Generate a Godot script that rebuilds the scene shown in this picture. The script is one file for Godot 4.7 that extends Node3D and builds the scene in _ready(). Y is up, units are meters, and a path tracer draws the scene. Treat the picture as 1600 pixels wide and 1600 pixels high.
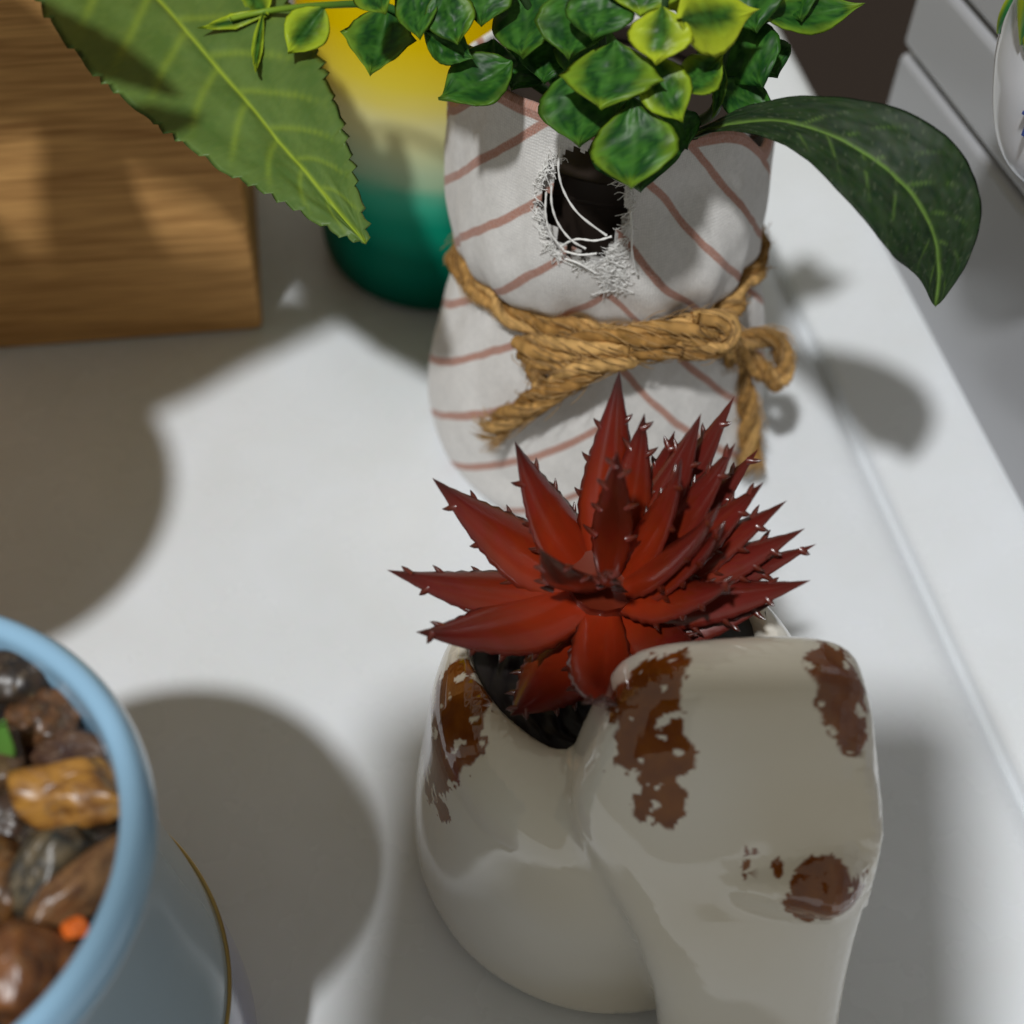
extends Node3D
# Close-up of small planters on a white counter beside a tiled wall. Shapes are worked out in centimetres and stored in metres.

const CM := 0.01


# ---------------------------------------------------------------- mesh building
class MB:
	var p := PackedVector3Array()
	var c := PackedColorArray()
	var t := PackedVector2Array()
	var i := PackedInt32Array()

	func v(pos: Vector3, col := Color.WHITE, uv := Vector2.ZERO) -> int:
		p.append(pos)
		c.append(col)
		t.append(uv)
		return p.size() - 1

	func tri(a: int, b: int, d: int) -> void:
		i.append(a)
		i.append(b)
		i.append(d)

	func quad(a: int, b: int, d: int, e: int) -> void:
		tri(a, b, d)
		tri(a, d, e)

	# a grid of (nu + 1) x (nv + 1) points; f gives [position, colour, uv]; closed in u when wrap is set
	func grid(nu: int, nv: int, wrap: bool, f: Callable, skip = null) -> void:
		var start := p.size()
		var row := nu if wrap else nu + 1
		for b in nv + 1:
			for a in row:
				var r: Array = f.call(float(a) / nu, float(b) / nv)
				v(r[0], r[1] if r.size() > 1 else Color.WHITE, r[2] if r.size() > 2 else Vector2(float(a) / nu, float(b) / nv))
		for b in nv:
			for a in nu:
				if skip != null and skip.call((a + 0.5) / nu, (b + 0.5) / nv):
					continue
				var a2 := (a + 1) % row
				quad(start + b * row + a, start + b * row + a2, start + (b + 1) * row + a2, start + (b + 1) * row + a)

	func fan(ring: Array, centre: Vector3, col: Color) -> void:
		var m := v(centre, col)
		for k in ring.size():
			tri(ring[k], m, ring[(k + 1) % ring.size()])

	func tube(path: Array, radius: Callable, sides: int, col: Callable) -> void:
		var n := path.size()
		var up := Vector3(0.13, 0.97, 0.21)
		var start := p.size()
		for k in n:
			var d: Vector3 = (path[mini(k + 1, n - 1)] - path[maxi(k - 1, 0)]).normalized()
			up = (up - d * up.dot(d))
			up = up.normalized() if up.length() > 0.001 else d.cross(Vector3(1, 0, 0)).normalized()
			var s := d.cross(up)
			var r: float = radius.call(float(k) / (n - 1))
			for a in sides:
				var w := TAU * a / sides
				v(path[k] + (up * cos(w) + s * sin(w)) * r, col.call(float(k) / (n - 1)), Vector2(float(a) / sides, float(k) / (n - 1)))
		for k in n - 1:
			for a in sides:
				var b := (a + 1) % sides
				quad(start + k * sides + a, start + k * sides + b, start + (k + 1) * sides + b, start + (k + 1) * sides + a)
		var first := []
		var last := []
		for a in sides:
			first.append(start + sides - 1 - a)
			last.append(start + (n - 1) * sides + a)
		fan(first, path[0], col.call(0.0))
		fan(last, path[n - 1], col.call(1.0))

	func mesh(base: Vector3, flat := false) -> ArrayMesh:
		var pos := PackedVector3Array()
		var nor := PackedVector3Array()
		var arr := []
		arr.resize(Mesh.ARRAY_MAX)
		if flat:
			var cc := PackedColorArray()
			var tt := PackedVector2Array()
			var ii := PackedInt32Array()
			for k in range(0, i.size(), 3):
				var n := (p[i[k + 2]] - p[i[k]]).cross(p[i[k + 1]] - p[i[k]]).normalized()
				for j in 3:
					pos.append((p[i[k + j]] - base) * CM)
					nor.append(n)
					cc.append(c[i[k + j]])
					tt.append(t[i[k + j]])
					ii.append(k + j)
			arr[Mesh.ARRAY_COLOR] = cc
			arr[Mesh.ARRAY_TEX_UV] = tt
			arr[Mesh.ARRAY_INDEX] = ii
		else:
			nor.resize(p.size())
			for k in range(0, i.size(), 3):
				var n := (p[i[k + 2]] - p[i[k]]).cross(p[i[k + 1]] - p[i[k]])
				for j in 3:
					nor[i[k + j]] += n
			for k in p.size():
				pos.append((p[k] - base) * CM)
				nor[k] = nor[k].normalized() if nor[k].length_squared() > 1e-18 else Vector3.UP
			arr[Mesh.ARRAY_COLOR] = c
			arr[Mesh.ARRAY_TEX_UV] = t
			arr[Mesh.ARRAY_INDEX] = i
		arr[Mesh.ARRAY_VERTEX] = pos
		arr[Mesh.ARRAY_NORMAL] = nor
		var m := ArrayMesh.new()
		m.add_surface_from_arrays(Mesh.PRIMITIVE_TRIANGLES, arr)
		return m


# ---------------------------------------------------------------- nodes
var taken := {}


func numbered(called: String) -> String:
	var n: int = taken.get(called, 0)
	taken[called] = n + 1
	return called if n == 0 else "%s_%03d" % [called, n]


func tag(o: Node3D, label: String, category: String, group := "") -> void:
	o.set_meta("label", label)
	o.set_meta("category", category)
	if group != "":
		o.set_meta("group", group)


func thing(called: String, label: String, category: String, base: Vector3, group := "") -> Node3D:
	var o := Node3D.new()
	o.name = numbered(called)
	add_child(o)
	o.position = base * CM
	tag(o, label, category, group)
	return o


func root_of(o: Node) -> Node3D:
	while o.get_parent() != self:
		o = o.get_parent()
	return o


# a part: mb holds scene centimetres; the part sits at the origin of its thing
func part(called: String, mb: MB, m: Material, parent: Node3D, flat := false) -> MeshInstance3D:
	var o := MeshInstance3D.new()
	o.name = called
	var n := 0
	while parent.has_node(NodePath(String(o.name))):
		n += 1
		o.name = "%s_%03d" % [called, n]
	o.mesh = mb.mesh(root_of(parent).position / CM if parent != self else Vector3.ZERO, flat)
	o.material_override = m
	parent.add_child(o, true)
	return o


# a thing that is one mesh
func single(called: String, mb: MB, m: Material, base: Vector3, flat := false) -> MeshInstance3D:
	var o := MeshInstance3D.new()
	o.name = numbered(called)
	o.mesh = mb.mesh(base, flat)
	o.material_override = m
	add_child(o)
	o.position = base * CM
	return o


func lin(r: float, g: float, b: float) -> Color:
	return Color(r, g, b).linear_to_srgb()


func mat(col: Color, rough: float, spec := 0.5) -> StandardMaterial3D:
	var m := StandardMaterial3D.new()
	m.albedo_color = col
	m.roughness = rough
	m.metallic_specular = spec
	return m


func vmat(rough: float, spec := 0.5) -> StandardMaterial3D:
	var m := mat(Color.WHITE, rough, spec)
	m.vertex_color_use_as_albedo = true
	return m


func noise(seed_: int, freq: float, octaves := 3) -> FastNoiseLite:
	var n := FastNoiseLite.new()
	n.seed = seed_
	n.noise_type = FastNoiseLite.TYPE_SIMPLEX_SMOOTH
	n.frequency = freq
	n.fractal_octaves = octaves
	return n


func spline(pts: Array, per := 8) -> Array:
	var out := []
	var n := pts.size()
	for k in n - 1:
		for j in per:
			out.append(pts[k].cubic_interpolate(pts[k + 1], pts[maxi(k - 1, 0)], pts[mini(k + 2, n - 1)], float(j) / per))
	out.append(pts[n - 1])
	return out


func along(pts: Array, s: float) -> Vector3:
	var x := clampf(s, 0.0, 1.0) * (pts.size() - 1)
	var k := mini(int(x), pts.size() - 2)
	return pts[k].lerp(pts[k + 1], x - k)


# value of a piecewise smooth profile [[x, y], ...]
func prof(pts: Array, x: float) -> float:
	if x <= pts[0][0]:
		return pts[0][1]
	for k in pts.size() - 1:
		if x <= pts[k + 1][0]:
			var a: Array = pts[maxi(k - 1, 0)]
			var b: Array = pts[k]
			var d: Array = pts[k + 1]
			var e: Array = pts[mini(k + 2, pts.size() - 1)]
			var h: float = d[0] - b[0]
			var mb_: float = (d[1] - a[1]) / maxf(d[0] - a[0], 1e-6) * h
			var md: float = (e[1] - b[1]) / maxf(e[0] - b[0], 1e-6) * h
			var s: float = (x - b[0]) / h
			return (2 * s ** 3 - 3 * s * s + 1) * b[1] + (s ** 3 - 2 * s * s + s) * mb_ + (-2 * s ** 3 + 3 * s * s) * d[1] + (s ** 3 - s * s) * md
	return pts[-1][1]


# a body turned about a vertical axis; pts are [radius, height]
func lathe(mb: MB, cx: float, cz: float, pts: Array, sides: int, col: Callable, per := 6) -> void:
	var v3 := []
	for q in pts:
		v3.append(Vector3(q[0], q[1], 0))
	var path := spline(v3, per)
	mb.grid(sides, path.size() - 1, true, func(u: float, w: float) -> Array:
		var q: Vector3 = path[roundi(w * (path.size() - 1))]
		var pos := Vector3(cx + q.x * sin(TAU * u), q.y, cz + q.x * cos(TAU * u))
		return [pos, col.call(u, q.y, w), Vector2(u, w)])


# a box with chamfered edges: origin o and three edge vectors
func slab(mb: MB, o: Vector3, a: Vector3, b: Vector3, d: Vector3, bevel: float, col := Color.WHITE) -> void:
	var an := a.normalized()
	var bn := b.normalized()
	var dn := d.normalized()
	var la := a.length()
	var lb := b.length()
	var ld := d.length()
	# rounded box by pushing a subdivided cube's points
	var steps := [0.0, 0.3, 0.7, 1.0]
	for face in 6:
		var ax := face / 2
		var side := float(face % 2)
		var start := mb.p.size()
		var cuts := []
		for l in [la, lb, ld]:
			var q := []
			for s in steps:
				q.append(-bevel * cos(s * PI / 2) + bevel)
			for s in steps:
				q.append(l - bevel + bevel * sin(s * PI / 2))
			cuts.append(q)
		var m := 8
		var x1 := (ax + 1) % 3
		var x2 := (ax + 2) % 3
		var ls := [la, lb, ld]
		for i in m:
			for j in m:
				var q := Vector3()
				q[ax] = side * ls[ax]
				q[x1] = cuts[x1][i]
				q[x2] = cuts[x2][j]
				var inner := Vector3(clampf(q.x, bevel, la - bevel), clampf(q.y, bevel, lb - bevel), clampf(q.z, bevel, ld - bevel))
				var off := q - inner
				if off.length() > 1e-6:
					q = inner + off.normalized() * bevel
				mb.v(o + an * q.x + bn * q.y + dn * q.z, col, Vector2(q[x1], q[x2]))
		for i in m - 1:
			for j in m - 1:
				var k := start + i * m + j
				if side > 0.5:
					mb.quad(k, k + 1, k + m + 1, k + m)
				else:
					mb.quad(k, k + m, k + m + 1, k + 1)


# ---------------------------------------------------------------- leaves
# a thin closed leaf from b to tip with upper side towards n; half(s) is its half width over the length, lift(s, t) its relief, col(s, t) its colour
func leaf(mb: MB, b: Vector3, tip: Vector3, n: Vector3, droop: float, half: Callable, lift: Callable, col: Callable, nu := 12, nt := 4, thick := 0.03, bend := 0.0, under := Color(0.1, 0.16, 0.04), edge := 0.6, taper := 14.0) -> void:
	var ax := tip - b
	var len := ax.length()
	var side := ax.cross(n).normalized()
	var up := side.cross(ax).normalized()
	var ring := 4 * nt
	mb.grid(ring, nu, true, func(u: float, s: float) -> Array:
		var k := roundi(u * ring)
		var top := k <= 2 * nt
		var t := (float(k) / nt - 1.0) if top else (3.0 - float(k) / nt)
		var arch := 4.0 * s * (1.0 - s)
		var h: float = half.call(s, t)
		var pos: Vector3 = b + ax * s + up * (arch * droop * len) + side * (arch * bend * len) + side * (h * t) + up * float(lift.call(s, t))
		var body := thick * minf(1.0, taper * (1.0 - s) + (0.15 if taper > 9.0 else 0.02)) * (1.0 - edge * (absf(t) if edge < 0.8 else t * t))
		if not top:
			pos -= up * body
		return [pos, col.call(s, t) if top else col.call(s, t).lerp(under, 0.2), Vector2(t * 0.5 + 0.5, s)])


# ---------------------------------------------------------------- implicit surfaces
func smin(a: float, b: float, k: float) -> float:
	var h := maxf(k - absf(a - b), 0.0) / k
	return minf(a, b) - h * h * k * 0.25


func smax(a: float, b: float, k: float) -> float:
	return -smin(-a, -b, k)


func ellipsoid(q: Vector3, at: Vector3, r: Vector3) -> float:
	var d := q - at
	var k0 := (d / r).length()
	var k1 := (d / (r * r)).length()
	return k0 * (k0 - 1.0) / maxf(k1, 1e-5)


func capsule(q: Vector3, a: Vector3, b: Vector3, ra: float, rb: float) -> float:
	var ab := b - a
	var h := clampf((q - a).dot(ab) / ab.dot(ab), 0.0, 1.0)
	return (q - a - ab * h).length() - lerpf(ra, rb, h)


func nets(lo: Vector3, hi: Vector3, cell: float, f: Callable) -> MB:
	var nx := int((hi.x - lo.x) / cell) + 1
	var ny := int((hi.y - lo.y) / cell) + 1
	var nz := int((hi.z - lo.z) / cell) + 1
	var d := PackedFloat32Array()
	d.resize(nx * ny * nz)
	# coarse pass: far cells are skipped by their distance
	d.fill(9.0)
	var step := 5
	for x0 in range(0, nx, step):
		for y0 in range(0, ny, step):
			for z0 in range(0, nz, step):
				var mid := lo + Vector3(x0 + step * 0.5, y0 + step * 0.5, z0 + step * 0.5) * cell
				var far: float = f.call(mid)
				if absf(far) > step * cell * 1.5:
					for x in range(x0, mini(x0 + step, nx)):
						for y in range(y0, mini(y0 + step, ny)):
							for z in range(z0, mini(z0 + step, nz)):
								d[(x * ny + y) * nz + z] = far
					continue
				for x in range(x0, mini(x0 + step, nx)):
					for y in range(y0, mini(y0 + step, ny)):
						for z in range(z0, mini(z0 + step, nz)):
							d[(x * ny + y) * nz + z] = f.call(lo + Vector3(x, y, z) * cell)
	var mb := MB.new()
	var at := {}
	var sx := ny * nz
	for x in nx - 1:
		for y in ny - 1:
			for z in nz - 1:
				var k := (x * ny + y) * nz + z
				var inside := 0
				for o in [0, 1, nz, nz + 1, sx, sx + 1, sx + nz, sx + nz + 1]:
					inside += int(d[k + o] < 0.0)
				if inside == 0 or inside == 8:
					continue
				var q := lo + Vector3(x + 0.5, y + 0.5, z + 0.5) * cell
				for it in 3:
					var e := 0.02
					var v0: float = f.call(q)
					var gr := Vector3(f.call(q + Vector3(e, 0, 0)) - v0, f.call(q + Vector3(0, e, 0)) - v0, f.call(q + Vector3(0, 0, e)) - v0) / e
					if gr.length() < 0.05:
						break
					q -= (gr / gr.length_squared() * v0).limit_length(cell * 0.6)
				at[k] = mb.v(q)
	for k in at:
		var z: int = k % nz
		var y: int = (k / nz) % ny
		var x: int = k / sx
		if x > 0 and y > 0 and (d[k] < 0.0) != (d[k + 1] < 0.0):
			_face(mb, at, [k, k - sx, k - sx - nz, k - nz], d[k] < 0.0)
		if y > 0 and z > 0 and (d[k] < 0.0) != (d[k + sx] < 0.0):
			_face(mb, at, [k, k - nz, k - nz - 1, k - 1], d[k] < 0.0)
		if x > 0 and z > 0 and (d[k] < 0.0) != (d[k + nz] < 0.0):
			_face(mb, at, [k, k - 1, k - sx - 1, k - sx], d[k] < 0.0)
	return mb


func _face(mb: MB, at: Dictionary, ks: Array, inside: bool) -> void:
	for k in ks:
		if not at.has(k):
			return
	if inside:
		mb.quad(at[ks[3]], at[ks[2]], at[ks[1]], at[ks[0]])
	else:
		mb.quad(at[ks[0]], at[ks[1]], at[ks[2]], at[ks[3]])


# split the triangles that near(p) picks into four
func refine(mb: MB, near: Callable) -> MB:
	var out := MB.new()
	out.p = mb.p.duplicate()
	out.c = mb.c.duplicate()
	out.t = mb.t.duplicate()
	var mids := {}
	var mid := func(a: int, b: int) -> int:
		var key := mini(a, b) * 4000000 + maxi(a, b)
		if not mids.has(key):
			mids[key] = out.v((out.p[a] + out.p[b]) * 0.5)
		return mids[key]
	for k in range(0, mb.i.size(), 3):
		var a := mb.i[k]
		var b := mb.i[k + 1]
		var d := mb.i[k + 2]
		if near.call((mb.p[a] + mb.p[b] + mb.p[d]) / 3.0):
			var ab: int = mid.call(a, b)
			var bd: int = mid.call(b, d)
			var da: int = mid.call(d, a)
			out.tri(a, ab, da)
			out.tri(ab, b, bd)
			out.tri(da, bd, d)
			out.tri(ab, bd, da)
		else:
			out.tri(a, b, d)
	return out


# ================================================================ the scene
func _ready() -> void:
	# camera
	var cam := Camera3D.new()
	cam.name = "camera"
	add_child(cam)
	cam.position = Vector3(0, 20, 0) * CM
	cam.rotation_degrees = Vector3(-53.5, 0, 3.0)
	cam.near = 0.005
	cam.far = 20.0
	var lens := CameraAttributesPhysical.new()
	lens.frustum_focal_length = 36.0
	lens.exposure_aperture = 12.0
	lens.frustum_focus_distance = 0.185
	cam.attributes = lens
	cam.fov = 36.87
	cam.current = true

	# the dim, warm light of the room
	var we := WorldEnvironment.new()
	we.name = "world_environment"
	var env := Environment.new()
	env.background_mode = Environment.BG_COLOR
	env.background_color = lin(0.265, 0.252, 0.212)
	env.tonemap_mode = Environment.TONE_MAPPER_LINEAR
	env.tonemap_exposure = 1.0
	env.sdfgi_enabled = true
	env.ssao_enabled = true
	env.ssil_enabled = true
	we.environment = env
	add_child(we)

	# the ceiling bulb behind the photographer's left shoulder
	lamp(Vector3(-29.43, 145.28, 55.13))

	counter()
	tile_wall()
	dark_gap()

	wooden_box()
	gradient_cup()
	blue_pot()
	wall_pot()
	animal_planter()
	succulent()
	cloth_bag()
	boxwood()
	dark_leaf()
	serrated_plant()
	smartphone()


func lamp(at: Vector3) -> void:
	var o := thing("ceiling_bulb", "round white bulb shining down on the counter from above", "light bulb", at)
	var mb := MB.new()
	mb.grid(24, 12, true, func(u: float, w: float) -> Array:
		return [at + Vector3(sin(PI * w) * cos(TAU * u), cos(PI * w), sin(PI * w) * sin(TAU * u)) * 4.6])
	var m := mat(Color.WHITE, 0.4)
	m.emission_enabled = true
	m.emission = lin(1.0, 0.93, 0.82)
	m.emission_energy_multiplier = 4.0
	part("bulb", mb, m, o)
	var l := OmniLight3D.new()
	l.name = "bulb_light"
	l.light_color = lin(0.98, 0.995, 1.0)
	l.light_energy = 2.08
	l.light_size = 0.042
	l.omni_range = 8.0
	l.omni_attenuation = 2.0
	l.shadow_enabled = true
	o.add_child(l)


func counter() -> void:
	# a profile drawn across, run along the far-to-near direction g
	var g := Vector3(0.2657, 0, 0.964)
	var q := Vector3(0.964, 0, -0.2657)
	var pts := [[-60, -4.0], [-60, 0], [-20, 0], [9.4, 0.0], [9.62, -0.01], [9.78, -0.05], [9.92, -0.14], [10.03, -0.26], [10.08, -0.3], [10.11, -0.1], [10.15, 0.0], [10.25, 0.05], [10.6, 0.13], [11.2, 0.25], [11.75, 0.33], [12.02, 0.32], [12.2, 0.24], [12.31, 0.08], [12.36, -0.2], [12.36, -4.0]]
	var mb := MB.new()
	var nz := noise(5, 0.05, 2)
	mb.grid(40, pts.size() - 1, false, func(u: float, w: float) -> Array:
		var e: Array = pts[roundi(w * (pts.size() - 1))]
		var s := -62.0 + 100.0 * u
		return [q * float(e[0]) + g * s + Vector3(0, float(e[1]), 0), Color.WHITE, Vector2(float(e[0]), s) * 0.04])
	var m := mat(lin(0.74, 0.765, 0.8), 0.3, 0.5)
	var sm := NoiseTexture2D.new()
	sm.width = 512
	sm.height = 512
	sm.seamless = true
	sm.noise = noise(11, 0.012, 5)
	var ramp := Gradient.new()
	ramp.set_color(0, Color(0.13, 0.13, 0.13))
	ramp.set_color(1, Color(0.4, 0.4, 0.4))
	sm.color_ramp = ramp
	m.roughness = 1.0
	m.roughness_texture = sm
	var dirt := NoiseTexture2D.new()
	dirt.width = 512
	dirt.height = 512
	dirt.seamless = true
	dirt.noise = noise(12, 0.008, 5)
	var dr := Gradient.new()
	dr.set_color(0, Color(0.972, 0.97, 0.96))
	dr.set_color(1, Color(1, 1, 1))
	dirt.color_ramp = dr
	m.albedo_texture = dirt
	m.uv1_triplanar = true
	m.uv1_scale = Vector3(9, 9, 9)
	var o := single("white_counter", mb, m, Vector3.ZERO)
	o.set_meta("kind", "structure")
	tag(o, "glossy white counter with a groove before its raised right rim", "counter")


func tile_wall() -> void:
	var w0 := Vector3(6.25, 0, -22.42)
	var a := Vector3(0.2674, 0, 0.9636)
	var n := Vector3(-0.9636, 0, 0.2674)
	var up := (Vector3.UP + a * 0.0).normalized()
	var run := (a + Vector3.UP * 0.12).normalized()
	var root := thing("tiled_wall", "pale grey wall of large glazed tiles with rounded edges along the counter", "tile wall", w0 + a * 8 - Vector3(0, 4, 0))
	root.set_meta("kind", "structure")
	var grout := MB.new()
	slab(grout, w0 - n * 1.6 - Vector3(0, 4, 0) + a * 0.03, a * 34.0, up * 26.0, n * 1.28, 0.02)
	part("grout", grout, mat(lin(0.2, 0.19, 0.18), 0.8), root)
	var tm := mat(lin(0.4, 0.405, 0.43), 0.22, 0.5)
	var rows := [-3.7, 3.72, 5.42, 7.2, 9.0]
	for k in rows.size() - 1:
		var h0: float = rows[k] + 0.06
		var h1: float = rows[k + 1] - 0.06
		var mb := MB.new()
		slab(mb, w0 + Vector3(0, h0, 0) - n * 0.5, run * 33.0, up * (h1 - h0), n * 0.5, 0.16)
		part("tile", mb, tm, root)


func dark_gap() -> void:
	var mb := MB.new()
	slab(mb, Vector3(-70, -40, -110), Vector3(160, 0, 0), Vector3(0, 4, 0), Vector3(0, 0, 120), 0.5)
	var o := single("dark_floor", mb, mat(lin(0.03, 0.017, 0.012), 0.6), Vector3(10, -40, -50))
	o.set_meta("kind", "structure")
	tag(o, "dark brown floor far below, seen through the gap between counter and tiles", "floor")


func wooden_box() -> void:
	var a := Vector3(-9.0, 0, -17.69)
	var b := Vector3(-4.54, 0, -18.48)
	var d := (b - a).normalized()
	var back := Vector3(d.z, 0, -d.x)
	var o := b - d * 14.0
	var mb := MB.new()
	slab(mb, o + Vector3(0, 0.01, 0), d * 14.0, back * 5.0, Vector3(0, 11.5, 0), 0.12)
	var n1 := noise(21, 0.006, 4)
	var n2 := noise(22, 0.02, 3)
	var im := Image.create(1024, 512, false, Image.FORMAT_RGB8)
	for y in 512:
		for x in 1024:
			var warp := n1.get_noise_2d(x * 0.3, y * 1.0) * 9.0
			var f := 0.5 + 0.5 * n2.get_noise_2d(x * 0.06, (y + warp) * 3.6)
			var ring := 0.5 + 0.5 * sin((y + warp * 2.0) * 0.16 + 3.0 * n1.get_noise_2d(x * 0.2, y * 0.6))
			var fine := n2.get_noise_2d(x * 0.25 + 700.0, y * 14.0)
			var v := clampf(0.3 + 0.42 * f + 0.1 * ring + 0.36 * fine, 0.0, 1.0)
			var c := Color(0.2, 0.08, 0.024).lerp(Color(0.8, 0.455, 0.165), v)
			im.set_pixel(x, y, c.linear_to_srgb())
	var m := mat(Color.WHITE, 0.6, 0.18)
	m.albedo_texture = ImageTexture.create_from_image(im)
	m.uv1_triplanar = true
	m.uv1_scale = Vector3(9.0, 9.0, 9.0)
	m.uv1_triplanar_sharpness = 8.0
	var s := single("wooden_box", mb, m, o + d * 7.0 + back * 2.5)
	tag(s, "brown wooden box with straight grain standing behind the serrated leaf", "wooden box")
	s.rotation.y = 0.0


func gradient_cup() -> void:
	var cx := -1.65
	var cz := -21.1
	var o := thing("painted_cup", "tall cup shading from yellow through cream to dark green", "cup", Vector3(cx, 0, cz))
	var stops := [[0.0, Color(0.002, 0.075, 0.045)], [1.3, Color(0.003, 0.14, 0.085)], [2.1, Color(0.006, 0.26, 0.16)], [2.7, Color(0.05, 0.4, 0.26)], [3.3, Color(0.46, 0.58, 0.38)], [4.2, Color(0.74, 0.7, 0.35)], [5.0, Color(0.82, 0.66, 0.06)], [5.8, Color(0.84, 0.6, 0.0)], [12.0, Color(0.84, 0.56, 0.0)]]
	var nz := noise(3, 0.6, 2)
	var col := func(u: float, y: float, _w: float) -> Color:
		var h := y + 0.12 * nz.get_noise_2d(cos(TAU * u) * 2.0, sin(TAU * u) * 2.0 + y)
		for k in stops.size() - 1:
			if h <= stops[k + 1][0]:
				return stops[k][1].lerp(stops[k + 1][1], smoothstep(0.0, 1.0, (h - stops[k][0]) / (stops[k + 1][0] - stops[k][0])))
		return stops[-1][1]
	var mb := MB.new()
	lathe(mb, cx, cz, [[0.01, 0.05], [1.7, 0.05], [1.98, 0.1], [2.1, 0.3], [2.14, 1.0], [2.16, 2.0], [2.2, 4.0], [2.3, 7.0], [2.42, 9.4], [2.44, 9.55], [2.38, 9.6], [2.3, 9.4], [2.1, 4.0], [1.9, 0.6], [0.01, 0.5]], 72, col, 8)
	part("body", mb, vmat(0.4, 0.12), o)


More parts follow.
